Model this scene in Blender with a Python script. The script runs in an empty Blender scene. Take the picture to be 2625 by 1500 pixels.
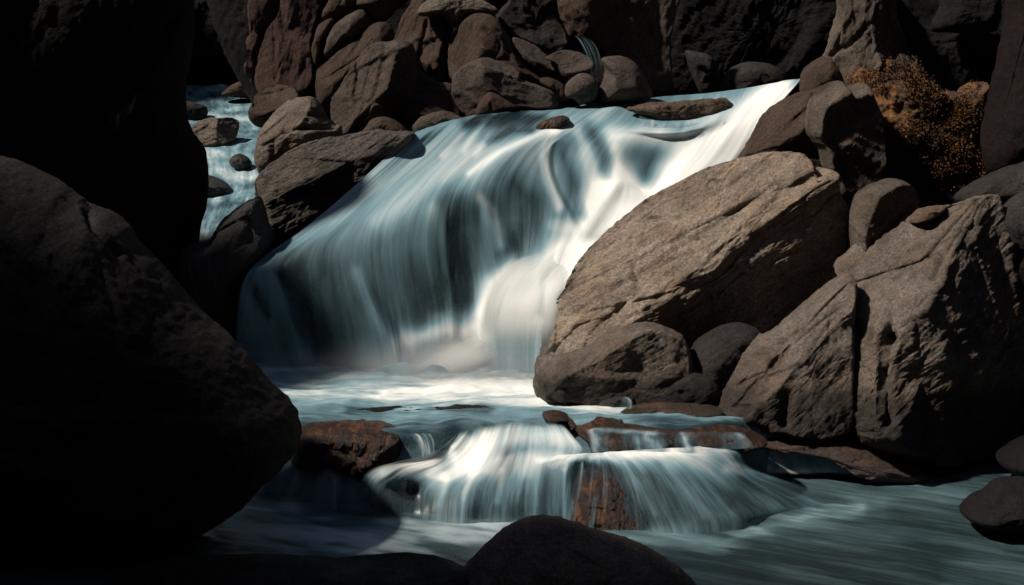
import bpy, math
import numpy as np
from mathutils import Vector

# ------------------------------------------------------------------ camera, sky, sun, exposure
scene = bpy.context.scene
COL = scene.collection
W, H, F = 2625.0, 1500.0, 3605.0
CAM_Z, PITCH = 3.76, math.radians(9.4)
cam_data = bpy.data.cameras.new("camera")
cam = bpy.data.objects.new("camera", cam_data)
COL.objects.link(cam)
cam.location = (0, 0, CAM_Z)
cam.rotation_euler = (math.radians(90) - PITCH, 0, 0)
cam_data.sensor_width = 36
cam_data.lens = 36 * F / W
cam_data.clip_end = 500
scene.camera = cam

SUN_FROM = Vector((-0.64, -0.13, 0.76)).normalized()
elev = math.asin(SUN_FROM.z)
azim = math.atan2(SUN_FROM.x, SUN_FROM.y)
world = bpy.data.worlds.new("World")
scene.world = world
world.use_nodes = True
wn = world.node_tree.nodes
sky = wn.new("ShaderNodeTexSky")
sky.sky_type = 'NISHITA'
sky.sun_disc = False
sky.sun_elevation = elev
sky.sun_rotation = azim
wn["Background"].inputs["Strength"].default_value = 0.05
world.node_tree.links.new(sky.outputs[0], wn["Background"].inputs["Color"])
sun_data = bpy.data.lights.new("sun", 'SUN')
sun_data.energy = 5.0
sun_data.angle = math.radians(3.2)
sun_data.color = (1.0, 0.93, 0.82)
sun = bpy.data.objects.new("sun", sun_data)
COL.objects.link(sun)
sun.location = (-8, -4, 12)
sun.rotation_euler = SUN_FROM.to_track_quat('Z', 'Y').to_euler()
vs = scene.view_settings
vs.view_transform = 'Standard'
vs.look = 'None'
vs.exposure = 0.0
vs.gamma = 1.0
scene.cycles.transparent_max_bounces = 24
scene.cycles.max_bounces = 6
scene.cycles.use_denoising = True

# ------------------------------------------------------------------ survey: photo sheets -> world points
SHEETS = {0: (0, 0, .9707), 1: (400, 0, 3.165), 2: (1000, 0, 3.165), 3: (1700, 0, 2.747), 4: (550, 250, 1.941),
          5: (1150, 250, 2.648), 6: (1300, 380, 1.673), 7: (600, 950, 2.316), 8: (1500, 950, 2.265),
          9: (0, 350, 1.386), 10: (1950, 350, 3.64), 11: (1400, 950, 3.2357), 12: (718, 900, 2.366), 99: (0, 0, 1)}
cP, sP = math.cos(PITCH), math.sin(PITCH)


def src(v, pts):
    ox, oy, s = SHEETS[v]
    a = np.array([p[:2] for p in pts], float)
    return np.stack([ox + a[:, 0] / s, oy + a[:, 1] / s], 1)


def ray(px, py):
    xi = (np.asarray(px, float) - W / 2) / F
    yi = (H / 2 - np.asarray(py, float)) / F
    return xi, cP + yi * sP, -sP + yi * cP


def at(px, py, Y):
    dx, dy, dz = ray(px, py)
    t = Y / dy
    return np.stack([dx * t, np.broadcast_to(Y, np.shape(t)) * 1.0, CAM_Z + dz * t], -1)


def at_z(px, py, z):
    dx, dy, dz = ray(px, py)
    t = (z - CAM_Z) / dz
    return np.stack([dx * t, dy * t, np.broadcast_to(z, np.shape(t)) * 1.0], -1)


def project(p):
    y, z = p[:, 1], p[:, 2] - CAM_Z
    d = y * cP - z * sP
    u = y * sP + z * cP
    return W / 2 + F * p[:, 0] / d, H / 2 - F * u / d


def sstep(a, b, x):
    t = np.clip((x - a) / (b - a), 0, 1)
    return t * t * (3 - 2 * t)


# ------------------------------------------------------------------ noise
_rng = np.random.RandomState(7)
_perm = np.tile(_rng.permutation(256), 3)
_grad = _rng.normal(size=(256, 3))
_grad /= np.linalg.norm(_grad, axis=1)[:, None]


def perlin(p):
    i = np.floor(p).astype(np.int64)
    f = p - i
    i &= 255
    u = f * f * f * (f * (f * 6 - 15) + 10)
    out = 0
    for a in (0, 1):
        wx = u[:, 0] if a else 1 - u[:, 0]
        pa = _perm[i[:, 0] + a]
        for b in (0, 1):
            wy = u[:, 1] if b else 1 - u[:, 1]
            pb = _perm[pa + i[:, 1] + b]
            for c in (0, 1):
                wz = u[:, 2] if c else 1 - u[:, 2]
                g = _grad[_perm[pb + i[:, 2] + c] & 255]
                d = g[:, 0] * (f[:, 0] - a) + g[:, 1] * (f[:, 1] - b) + g[:, 2] * (f[:, 2] - c)
                out = out + wx * wy * wz * d
    return out


def fbm(p, oct=4, ridged=False):
    s, a, n = 0, 1.0, 0.0
    for k in range(oct):
        v = perlin(p * 2 ** k + 17.3 * k)
        if ridged:
            v = 0.5 - np.abs(v) * 1.6
        s = s + a * v
        n += a
        a *= .5
    return s / n


# ------------------------------------------------------------------ mesh helpers
def quad_mesh(name, verts, quads, tris=None):
    me = bpy.data.meshes.new(name)
    nq = len(quads)
    nt = 0 if tris is None else len(tris)
    me.vertices.add(len(verts))
    me.vertices.foreach_set("co", np.asarray(verts, np.float32).ravel())
    loops = np.asarray(quads, np.int32).ravel()
    starts = np.arange(nq, dtype=np.int32) * 4
    if nt:
        starts = np.concatenate([starts, nq * 4 + np.arange(nt, dtype=np.int32) * 3])
        loops = np.concatenate([loops, np.asarray(tris, np.int32).ravel()])
    me.loops.add(len(loops))
    me.loops.foreach_set("vertex_index", loops)
    me.polygons.add(nq + nt)
    me.polygons.foreach_set("loop_start", starts)
    me.polygons.foreach_set("use_smooth", np.ones(nq + nt, bool))
    me.update(calc_edges=True)
    me.validate()
    return me


def normals(me):
    n = np.empty(len(me.vertices) * 3, np.float32)
    me.vertex_normals.foreach_get("vector", n)
    return n.reshape(-1, 3).astype(float)


def set_co(me, v):
    me.vertices.foreach_set("co", np.asarray(v, np.float32).ravel())
    me.update()


def tag(o, label=None, cat=None, group=None, kind=None):
    if label:
        o["label"] = label
    if cat:
        o["category"] = cat
    if group:
        o["group"] = group
    if kind:
        o["kind"] = kind
    return o


def link(name, me, mat, base=None):
    o = bpy.data.objects.new(name, me)
    COL.objects.link(o)
    me.materials.append(mat)
    if base is not None:
        n = len(me.vertices)
        co = np.empty(n * 3, np.float32)
        me.vertices.foreach_get("co", co)
        co = co.reshape(-1, 3) - np.asarray(base, np.float32)
        set_co(me, co)
        o.location = base
    return o


def catmull(P, n, closed=False):
    """P [k, ...] -> n samples along axis 0."""
    P = np.asarray(P, float)
    k = len(P)
    if closed:
        u = np.linspace(0, k, n, endpoint=False)
        i = np.floor(u).astype(int)
        idx = [(i + d) % k for d in (-1, 0, 1, 2)]
    else:
        u = np.linspace(0, k - 1, n)
        i = np.minimum(np.floor(u).astype(int), k - 2)
        idx = [np.clip(i + d, 0, k - 1) for d in (-1, 0, 1, 2)]
    f = (u - i).reshape((-1,) + (1,) * (P.ndim - 1))
    a, b, c, d = (P[j] for j in idx)
    return .5 * (2 * b + (c - a) * f + (2 * a - 5 * b + 4 * c - d) * f ** 2 + (3 * b - a - 3 * c + d) * f ** 3)


def smooth_outline(P, n):
    q = catmull(P, n * 6, closed=True)
    seg = np.linalg.norm(np.roll(q, -1, 0) - q, axis=1)
    s = np.concatenate([[0], np.cumsum(seg)])
    t = np.linspace(0, s[-1], n, endpoint=False)
    qq = np.vstack([q, q[:1]])
    return np.stack([np.interp(t, s, qq[:, 0]), np.interp(t, s, qq[:, 1])], 1)


def smax(a, b, k):
    h = np.clip(.5 + .5 * (a - b) / k, 0, 1)
    return b * (1 - h) + a * h + k * h * (1 - h)


# ------------------------------------------------------------------ materials
class Nodes:
    def __init__(self, name):
        self.m = bpy.data.materials.new(name)
        self.m.use_nodes = True
        self.t = self.m.node_tree
        self.b = self.t.nodes["Principled BSDF"]

    def n(self, typ, **kw):
        x = self.t.nodes.new("ShaderNode" + typ)
        for k, v in kw.items():
            setattr(x, k, v)
        return x

    def l(self, a, b):
        self.t.links.new(a, b)

    def noise(self, vec, scale, detail=6, rough=.6, dist=0.0):
        x = self.n("TexNoise")
        x.inputs["Scale"].default_value = scale
        x.inputs["Detail"].default_value = detail
        x.inputs["Roughness"].default_value = rough
        x.inputs["Distortion"].default_value = dist
        self.l(vec, x.inputs["Vector"])
        return x.outputs["Fac"]

    def ramp(self, fac, stops):
        x = self.n("ValToRGB")
        e = x.color_ramp.elements
        while len(e) < len(stops):
            e.new(.5)
        for i, (p, c) in enumerate(stops):
            e[i].position = p
            e[i].color = (c, c, c, 1) if not isinstance(c, tuple) else (*c, 1)
        self.l(fac, x.inputs["Fac"])
        return x.outputs["Color"]

    def mix(self, fac, a, b, mode='MIX'):
        x = self.n("Mix", data_type='RGBA', blend_type=mode)
        for sock, v in ((x.inputs["Factor"], fac), (x.inputs[6], a), (x.inputs[7], b)):
            if isinstance(v, (int, float)):
                sock.default_value = v
            elif isinstance(v, tuple):
                sock.default_value = (*v, 1)
            else:
                self.l(v, sock)
        return x.outputs[2]

    def math(self, op, a, b=None, clamp=False):
        x = self.n("Math", operation=op, use_clamp=clamp)
        for i, v in enumerate((a, b)):
            if v is None:
                continue
            if isinstance(v, (int, float)):
                x.inputs[i].default_value = v
            else:
                self.l(v, x.inputs[i])
        return x.outputs[0]

    def mapping(self, vec, scale=(1, 1, 1), rot=(0, 0, 0)):
        x = self.n("Mapping")
        x.inputs["Scale"].default_value = scale
        x.inputs["Rotation"].default_value = rot
        self.l(vec, x.inputs["Vector"])
        return x.outputs["Vector"]

    def bump(self, h, strength, dist, prev=None):
        x = self.n("Bump")
        x.inputs["Strength"].default_value = strength
        x.inputs["Distance"].default_value = dist
        self.l(h, x.inputs["Height"])
        if prev is not None:
            self.l(prev, x.inputs["Normal"])
        return x.outputs["Normal"]


def rock_material(name, a, b, stain=(.06, .03, .02), stain_amt=.45, angle=35, strata=.6, rough=.85, speck=.35, wet=0.0, streak=None):
    """Granite: two tones in clumps, dark stains, light specks; strata run at ANGLE degrees up to the right in the X-Z plane."""
    N = Nodes(name)
    pos = N.n("NewGeometry").outputs["Position"]
    # first turn the layers level, then stretch along them
    r = N.mapping(pos, (1, 1, 1), (0, math.radians(angle), 0))
    st = N.mapping(r, (1.1, 3.0, 9.0))
    big = N.noise(pos, 1.3, 5, .62, .5)
    mid = N.noise(pos, 6.0, 6, .7)
    fine = N.noise(pos, 40, 5, .8)
    lay = N.noise(st, 1.6, 7, .68, 1.1)
    c = N.mix(N.ramp(big, [(.35, 0.0), (.62, 1.0)]), a, b)
    c = N.mix(N.math('MULTIPLY', N.ramp(mid, [(.48, 0.0), (.72, 1.0)]), stain_amt), c, stain)
    k = tuple(x * .55 for x in a)
    c = N.mix(N.math('MULTIPLY', N.ramp(lay, [(.28, 1.0), (.47, 0.0)]), .55 * strata), c, k)
    sp = N.ramp(fine, [(.36, .38), (.50, 1.0), (.66, 1.0 + speck * 2.4)])
    c = N.mix(.85, c, sp, 'MULTIPLY')
    warm = N.ramp(N.noise(pos, 2.7, 6, .7, .8), [(.47, 0.0), (.68, .5)])
    c = N.mix(warm, c, tuple(x * y for x, y in zip(a, (1.02, .80, .62))))
    dirt = N.ramp(N.noise(N.mapping(pos, (1.6, 1.6, .7)), 2.2, 8, .75, .4), [(.50, 0.0), (.70, .65)])
    c = N.mix(dirt, c, tuple(x * .28 for x in b))
    if streak:
        sm = N.noise(N.mapping(r, (1.2, 7, 16)), 1.0, 5, .65, .5)
        c = N.mix(N.ramp(sm, [(.50, 0.0), (.64, .9)]), c, streak)
    wet_band = N.n("Attribute", attribute_name="wet").outputs["Fac"]
    c = N.mix(N.math('MULTIPLY', wet_band, .1 if wet else .68), c, (.012, .010, .009))
    N.l(c, N.b.inputs["Base Color"])
    rr = N.n("Mix", data_type='FLOAT')
    N.l(wet_band, rr.inputs[0])
    rr.inputs[2].default_value = .5 if wet else rough
    rr.inputs[3].default_value = .30 if wet else .42
    N.l(rr.outputs[0], N.b.inputs["Roughness"])
    N.b.inputs["Specular IOR Level"].default_value = .14 if wet == 0 else .5
    n1 = N.bump(lay, .6 * strata + .05, .10)
    n2 = N.bump(mid, .5, .05, n1)
    lay2 = N.noise(N.mapping(r, (4, 9, 34)), 1.0, 5, .7, .6)
    n2 = N.bump(lay2, .5 * strata + .1, .03, n2)
    n3 = N.bump(N.noise(pos, 26, 5, .78), .8, .045, n2)
    n4 = N.bump(fine, .7, .018, n3)
    N.l(n4, N.b.inputs["Normal"])
    return N.m


def water_material(name, kind, streak=60.0, along=2.0, contrast=.5, ripple=0.0, deep=(.028, .055, .072), mid=(.165, .28, .328), white=(.84, .85, .82)):
    """Aerated water. The vertex attribute 'foam' says how much air it carries, 'veil' how dense the sheet is; the strands follow the flow map."""
    N = Nodes(name)
    foam = N.n("Attribute", attribute_name="foam").outputs["Fac"]
    veil = N.n("Attribute", attribute_name="veil").outputs["Fac"]
    uv = N.n("UVMap", uv_map="flow").outputs["UV"]
    s1 = N.noise(N.mapping(uv, (streak, along, 1)), 1.0, 4, .6, .25)
    s2 = N.noise(N.mapping(uv, (streak * 4.2, along * 1.6, 1)), 1.0, 3, .6, .1)
    s3 = N.noise(N.mapping(uv, (streak * .3, along * .8, 1)), 1.0, 3, .5, .5)
    s = N.math('ADD', N.math('MULTIPLY', N.math('SUBTRACT', s1, .5), 1.1), N.math('MULTIPLY', N.math('SUBTRACT', s2, .5), .55))
    s = N.math('ADD', s, N.math('MULTIPLY', N.math('SUBTRACT', s3, .5), 1.25))
    # strands show most where the sheet is neither clear nor solid white
    amp = N.math('MULTIPLY', N.math('SUBTRACT', 1.25, foam), contrast)
    f = N.math('ADD', foam, N.math('MULTIPLY', s, amp), True)
    c = N.ramp(f, [(0.0, deep), (.22, tuple(x * .42 for x in mid)), (.5, mid), (.78, tuple((x + y) / 2 for x, y in zip(mid, white))), (1.0, white)])
    N.l(c, N.b.inputs["Base Color"])
    N.l(N.ramp(f, [(0.05, .22), (.5, .55)]), N.b.inputs["Roughness"])
    N.b.inputs["Specular IOR Level"].default_value = .4
    N.b.inputs["IOR"].default_value = 1.33
    if kind == 'fall':
        al = N.ramp(f, [(0.02, .40), (.30, .74), (.55, .95), (.8, 1.0)])
        if name.startswith('soft'):
            al = N.ramp(f, [(.08, 0.0), (.5, .55), (.8, .96)])
        if name.startswith('trickle'):
            al = N.ramp(f, [(.30, 0.0), (.55, .35), (.85, .85)])
        N.l(N.math('MULTIPLY', al, veil, True), N.b.inputs["Alpha"])
    else:
        N.l(veil, N.b.inputs["Alpha"])
    h = N.math('ADD', N.math('MULTIPLY', s1, .6), N.math('MULTIPLY', s2, .25))
    n1 = N.bump(h, .25, .02)
    if ripple:
        pos = N.n("NewGeometry").outputs["Position"]
        n1 = N.bump(N.noise(N.mapping(pos, (1.0, 2.6, 1)), 7.0, 6, .65, .6), ripple, .03, n1)
    N.l(n1, N.b.inputs["Normal"])
    return N.m


def lichen_material():
    N = Nodes("orange_lichen_rock")
    pos = N.n("NewGeometry").outputs["Position"]
    big = N.noise(pos, 1.6, 5, .65, .6)
    mid = N.noise(pos, 9, 6, .75)
    fine = N.noise(pos, 40, 4, .7)
    c = N.mix(N.ramp(mid, [(.35, 0.0), (.62, 1.0)]), (.08, .038, .018), (.34, .15, .048))
    c = N.mix(N.ramp(big, [(.38, 1.0), (.56, 0.0)]), c, (.06, .035, .025))
    c = N.mix(.8, c, N.ramp(fine, [(.35, .35), (.55, 1.0), (.7, 1.6)]), 'MULTIPLY')
    N.l(c, N.b.inputs["Base Color"])
    N.b.inputs["Roughness"].default_value = .95
    n = N.bump(N.noise(pos, 14, 6, .8), 1.0, .06)
    n = N.bump(fine, .8, .02, n)
    N.l(n, N.b.inputs["Normal"])
    return N.m


M = {
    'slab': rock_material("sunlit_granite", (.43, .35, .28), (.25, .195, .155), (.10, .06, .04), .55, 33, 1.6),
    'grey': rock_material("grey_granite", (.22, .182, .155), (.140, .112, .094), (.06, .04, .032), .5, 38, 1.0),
    'brown': rock_material("brown_granite", (.16, .115, .088), (.105, .07, .052), (.05, .025, .018), .5, 40, .4),
    'red': rock_material("reddish_granite", (.15, .09, .068), (.10, .055, .042), (.04, .02, .015), .5, 75, .5),
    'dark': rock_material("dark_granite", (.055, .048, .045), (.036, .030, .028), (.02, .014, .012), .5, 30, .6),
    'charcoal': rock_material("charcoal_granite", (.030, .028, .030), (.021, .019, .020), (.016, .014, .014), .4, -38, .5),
    'banded': rock_material("banded_granite", (.25, .21, .17), (.15, .12, .10), (.05, .036, .03), .5, 12, 1.2),
    'log': rock_material("striped_grey_granite", (.17, .145, .13), (.10, .085, .078), (.045, .034, .03), .5, 28, 1.3),
    'wet': rock_material("wet_bedrock", (.045, .038, .036), (.025, .022, .022), (.014, .011, .010), .5, 28, .8, wet=1),
    'rust': rock_material("wet_rust_rock", (.055, .026, .017), (.028, .015, .012), (.010, .007, .006), .4, 85, 1.0, wet=1, streak=(.20, .070, .022)),
    'shelf': rock_material("wet_brown_shelf_rock", (.075, .05, .04), (.04, .027, .022), (.014, .010, .009), .5, 5, .6, wet=1, streak=(.13, .07, .045)),
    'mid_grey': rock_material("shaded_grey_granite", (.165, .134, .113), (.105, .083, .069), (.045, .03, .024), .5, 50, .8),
    'far_grey': rock_material("dimmed_grey_granite", (.115, .092, .080), (.075, .058, .049), (.035, .023, .019), .5, 35, .6),  # far granites are darker copies; the back rocks' dimness is put into the colour
    'far_brown': rock_material("dimmed_brown_granite", (.090, .064, .050), (.058, .038, .030), (.028, .015, .012), .5, 40, .5),
    'far_red': rock_material("dimmed_red_granite", (.085, .052, .043), (.055, .032, .026), (.024, .013, .010), .5, 80, .7),
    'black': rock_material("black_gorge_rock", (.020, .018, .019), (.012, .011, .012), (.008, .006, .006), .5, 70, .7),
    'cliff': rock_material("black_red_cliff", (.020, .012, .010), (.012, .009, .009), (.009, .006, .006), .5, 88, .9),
    'lichen': lichen_material(),
}
WM = {
    'fall': water_material("silky_falling_water", 'fall', 30, 1.5, .46),
    'cascade': water_material("cascade_water", 'fall', 30, 1.2, .55),
    'pool': water_material("pool_water", 'pool', 14, 9, .5, .45),
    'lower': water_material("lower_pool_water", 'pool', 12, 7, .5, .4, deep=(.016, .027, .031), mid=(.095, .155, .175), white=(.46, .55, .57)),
    'stream': water_material("stream_water", 'pool', 9, 6, 1.0, .3),
    'veil': water_material("soft_veil_water", 'fall', 12, 1.2, .30),
    'trickle': water_material("trickle_water", 'fall', 9, 1.0, 1.0),
}


# ------------------------------------------------------------------ rocks
def rock(name, label, v, pts, Y, tf, tb=None, facets=(), lean=0.0, yaw=0.0, mat='grey', amp=1.0, chips=10, seed=0,
         group=None, cat='rock', step=4.0, pw=2.4, strata=(33, .5), kind=None, crease=.05, cracks=(), grain=1.0, wl=None):
    rs = np.random.RandomState(seed * 13 + len(label))
    o = src(v, pts)
    per = np.linalg.norm(np.roll(o, -1, 0) - o, axis=1).sum()
    nth = int(np.clip(per / step, 60, 900))
    o = smooth_outline(o, nth)
    area = .5 * np.sum(o[:, 0] * np.roll(o[:, 1], -1) - np.roll(o[:, 0], -1) * o[:, 1])
    if area < 0:
        o = o[::-1]
    cen = o.mean(0)
    c3 = at(cen[0], cen[1], Y)
    o3 = at(o[:, 0], o[:, 1], Y)
    for _ in range(3):
        o3 = at(o[:, 0], o[:, 1], Y + lean * (o3[:, 2] - c3[2]) + yaw * (o3[:, 0] - c3[0]))
    ox, oz = o3[:, 0], o3[:, 2]
    cx, cz = c3[0], c3[2]
    rad_px = np.sqrt(abs(area) / math.pi)
    size = rad_px * Y / F
    tb = tf if tb is None else tb
    nr = int(np.clip(rad_px / step, 14, 170))
    tr = np.sin(np.linspace(0, math.pi / 2, nr + 1))[1:]            # dense at the rim
    tr = .5 * tr + .5 * np.linspace(0, 1, nr + 1)[1:]
    nb = max(8, nr // 4)
    tbk = np.sin(np.linspace(0, math.pi / 2, nb + 1))[:-1][::-1]
    rings_t = np.concatenate([tr, tbk[:-1]])
    side = np.concatenate([np.full(nr, -1.0), np.ones(nb - 1)])
    T = np.concatenate([[0], np.repeat(rings_t, nth), [0]])
    S = np.concatenate([[-1], np.repeat(side, nth), [1]])
    dxo = np.concatenate([[0], np.tile(ox - cx, len(rings_t)), [0]])
    dzo = np.concatenate([[0], np.tile(oz - cz, len(rings_t)), [0]])
    x = cx + T * dxo
    z = cz + T * dzo
    prof = np.sqrt(np.clip(1 - T ** pw, 0, 1))
    base_y = Y + lean * (z - cz) + yaw * (x - cx)
    yb = base_y + np.where(S < 0, -tf, tb) * prof
    front = S < 0
    fy = yb[front]
    fx, fz = x[front], z[front]
    k = crease * size + 1e-4
    for tri in facets:
        q = src(v, tri)
        p3 = at(q[:, 0], q[:, 1], Y)
        py = np.array([Y + lean * (p3[i, 2] - cz) + yaw * (p3[i, 0] - cx) - tri[i][2] for i in range(3)])
        p3 = at(q[:, 0], q[:, 1], py)
        px, pz = p3[:, 0], p3[:, 2]
        A = np.stack([px, pz, np.ones(3)], 1)
        co = np.linalg.solve(A, py)
        fy = smax(fy, co[0] * fx + co[1] * fz + co[2], k)
        pl = co[0] * x + co[1] * z + co[2]
        yb = np.where(front, yb, np.maximum(yb, pl + .35 * size * (1 - T ** 2)))
    yb[front] = fy
    # chipped planes, each cut off a little way below the surface
    for _ in range(chips):
        i = rs.randint(0, front.sum())
        sl = rs.normal(size=2) * .9
        d = size * rs.uniform(.01, .06)
        r0 = size * rs.uniform(.5, 1.0)
        plane = fy[i] + d * .6 + sl[0] * (fx - fx[i]) * .4 + sl[1] * (fz - fz[i]) * .4
        w = np.exp(-(((fx - fx[i]) ** 2 + (fz - fz[i]) ** 2) / r0 ** 2) ** 2)
        cut = np.clip(smax(yb[front], plane, k * .3) - yb[front], 0, d * 2)
        yb[front] += cut * w
    verts = np.stack([x, yb, z], 1)
    nrg = len(rings_t)
    j = np.arange(nth)
    jn = (j + 1) % nth
    quads = []
    for r in range(nrg - 1):
        a, b = 1 + r * nth, 1 + (r + 1) * nth
        quads.append(np.stack([a + j, a + jn, b + jn, b + j], 1))
    quads = np.concatenate(quads)
    last = 1 + nrg * nth
    tris = np.concatenate([np.stack([np.zeros(nth, int), 1 + jn, 1 + j], 1),
                           np.stack([np.full(nth, last), last - nth + j, last - nth + jn], 1)])
    me = quad_mesh(name, verts, quads, tris)
    # relief
    n = normals(me)
    off = rs.uniform(-50, 50, 3)
    ang = math.radians(strata[0])
    q = verts + off
    rx = q[:, 0] * math.cos(ang) + q[:, 2] * math.sin(ang)
    rz = -q[:, 0] * math.sin(ang) + q[:, 2] * math.cos(ang)
    lay = np.stack([rx * 1.0, q[:, 1] * 1.6, rz * 5.0], 1)
    h = .060 * size * fbm(q / (size * .9), 4)
    h += .016 * min(size, 1.0) * (fbm(q / .22, 4))
    h += strata[1] * .028 * min(size, 1.0) * fbm(lay / .42, 5, True)
    saw = (rz / .17 + 1.3 * fbm(q / np.array([.9, .5, .5]), 3) * 1.6) % 1.0
    h += strata[1] * .020 * min(size, 1.0) * (saw - .5) * sstep(-.15, .25, fbm(q / .45 + 3, 2))
    h += grain * (.018 * fbm(q / .075, 4) + .022 * min(size * 2, 1.0) * (.18 - np.abs(perlin(q / .26 + 7))) + .016 * min(size * 2, 1.) * (.18 - np.abs(perlin(q / .13 + 2))))
    crk = np.abs(perlin(lay / .5 + 31.7))
    h -= strata[1] * .006 * np.exp(-(crk / .03) ** 2)
    h *= amp
    if cracks:
        ux, uy = project(verts)
        for (cv, line, wdt, depth) in cracks:
            d = line_dist(ux, uy, src(cv, line))
            h -= depth * np.exp(-(d / wdt) ** 2) * front
    verts = verts + n * h[:, None]
    set_co(me, verts)
    if wl is None:
        wl = 0.0 if Y < 11.6 else (.575 if Y < 14.3 else -9)
    wet = 1 - sstep(wl + .10, wl + .36, verts[:, 2] + .25 * fbm(verts / .35, 3))
    at_ = me.attributes.new("wet", 'FLOAT', 'POINT')
    at_.data.foreach_set("value", wet.astype(np.float32))
    base = (cx, Y, float(oz.min()))
    ob = link(name, me, M[mat], base)
    tag(ob, label, cat, group, kind)
    return ob


def line_dist(ux, uy, P):
    best = np.full(len(ux), 1e9)
    for (ax, ay), (bx, by) in zip(P[:-1], P[1:]):
        dx, dy = bx - ax, by - ay
        t = np.clip(((ux - ax) * dx + (uy - ay) * dy) / (dx * dx + dy * dy + 1e-9), 0, 1)
        best = np.minimum(best, np.hypot(ux - ax - t * dx, uy - ay - t * dy))
    return best


# ------------------------------------------------------------------ water sheets
def sheet(name, P, ns, nt, mat, foam0, strokes=(), dents=(), edge=(.03, .03, .0, .04), label=None, cat=None, kind=None,
          lump=.03, uvs=(1.0, 1.0), back=None, back_label=None, seed=0, foam_rows=None, parent=None):
    """P [S, T, 3] control points in the world, streamline by streamline."""
    G = catmull(np.asarray(P, float), ns)
    G = catmull(G.transpose(1, 0, 2), nt).transpose(1, 0, 2)
    V = G.reshape(-1, 3).copy()
    ss = np.repeat(np.linspace(0, 1, ns), nt)
    tt = np.tile(np.linspace(0, 1, nt), ns)
    ux, uy = project(V)
    for (v, x, y, r, d) in dents:
        c = src(v, [(x, y)])[0]
        r = r / SHEETS[v][2]
        V[:, 1] += d * np.exp(-(((ux - c[0]) ** 2 + (uy - c[1]) ** 2) / r ** 2))
    i, j = np.meshgrid(np.arange(ns - 1), np.arange(nt - 1), indexing='ij')
    a = (i * nt + j).ravel()
    quads = np.stack([a, a + 1, a + nt + 1, a + nt], 1)
    me = quad_mesh(name, V, quads)
    n = normals(me)
    if n[:, 1].mean() > 0 or n[:, 2].mean() < -.3:
        me.flip_normals()
        n = -n
    width = np.linalg.norm(G[0, nt // 2] - G[-1, nt // 2])
    flow = np.stack([ss * width * 2.2, tt * 1.1, np.full_like(ss, seed * 3.7)], 1)
    h = lump * fbm(flow + 5.1, 3) + lump * .35 * fbm(flow * np.array([4, 1.3, 1]), 2)
    set_co(me, V + n * h[:, None])
    foam = np.full(len(V), float(foam0))
    if foam_rows is not None:
        foam = np.interp(tt, np.linspace(0, 1, len(foam_rows)), foam_rows)
    foam += .10 * fbm(np.stack([ss * 9, tt * 2, ss * 0 + seed], 1), 3)
    for (v, line, wdt, d) in strokes:
        dist = line_dist(ux, uy, src(v, line)) / (wdt / SHEETS[v][2])
        dist = np.abs(dist + 1.5 * fbm(np.stack([ss * 11, tt * 3.2, ss * 0 + wdt * .11], 1), 3))
        foam += (d if d > 0 else d * .62) * np.exp(-dist ** 2)
    foam = np.clip(foam, 0, 1)
    e0, e1, t0, t1 = edge
    veil = np.ones(len(V))

    def st(x):
        x = np.clip(x, 0, 1)
        return x * x * (3 - 2 * x)
    if e0:
        veil *= st(ss / e0)
    if e1:
        veil *= st((1 - ss) / e1)
    if t0:
        veil *= st(tt / t0)
    if t1:
        veil *= st((1 - tt) / t1)
    for nm, arr in (("foam", foam), ("veil", veil)):
        at_ = me.attributes.new(nm, 'FLOAT', 'POINT')
        at_.data.foreach_set("value", arr.astype(np.float32))
    uvl = me.uv_layers.new(name="flow")
    li = np.empty(len(me.loops), np.int32)
    me.loops.foreach_get("vertex_index", li)
    uvl.data.foreach_set("uv", np.stack([ss * uvs[0], tt * uvs[1]], 1)[li].astype(np.float32).ravel())
    b = V.mean(0)
    b[2] = V[:, 2].min()
    ob = link(name, me, WM[mat], b)
    tag(ob, label, cat, None, kind)
    if parent:
        ob.parent = parent
        ob.location = Vector(b) - parent.location
    if back:
        nm, bl, gap, bm = back
        et = st(np.minimum(ss, 1 - ss) / .12)
        B = V + (gap + .35 * (1 - et))[:, None] * np.array([0, .9, -.45])
        B = B + n * (.12 * fbm(B * 2.2 + 9, 4) + .04 * fbm(B * np.array([7, 7, 1.6]), 3, True) - .03)[:, None]
        bme = quad_mesh(nm, B, quads)
        bo = link(nm, bme, M[bm], b)
        tag(bo, bl, 'rock')
    return ob


POOL_EDGE = ([-3.4, -2.1, -1.75, -1.05, -.75, -.45, .0, .5, 1.0, 1.6, 2.1, 3.0], [12.35, 12.1, 11.92, 11.9, 11.98, 12.08, 12.25, 12.3, 12.15, 12.1, 12.4, 12.9])


def pool_height(x, y):
    over = np.maximum(0, np.interp(x, *POOL_EDGE) - y)
    foot = np.exp(-((y - 14.15) / .30) ** 2)
    return .575 - 7.0 * over ** 1.6 + (.05 + .20 * fbm(np.stack([x * 2.3, y * 2.3, x * 0], 1), 4)) * foot


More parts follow.
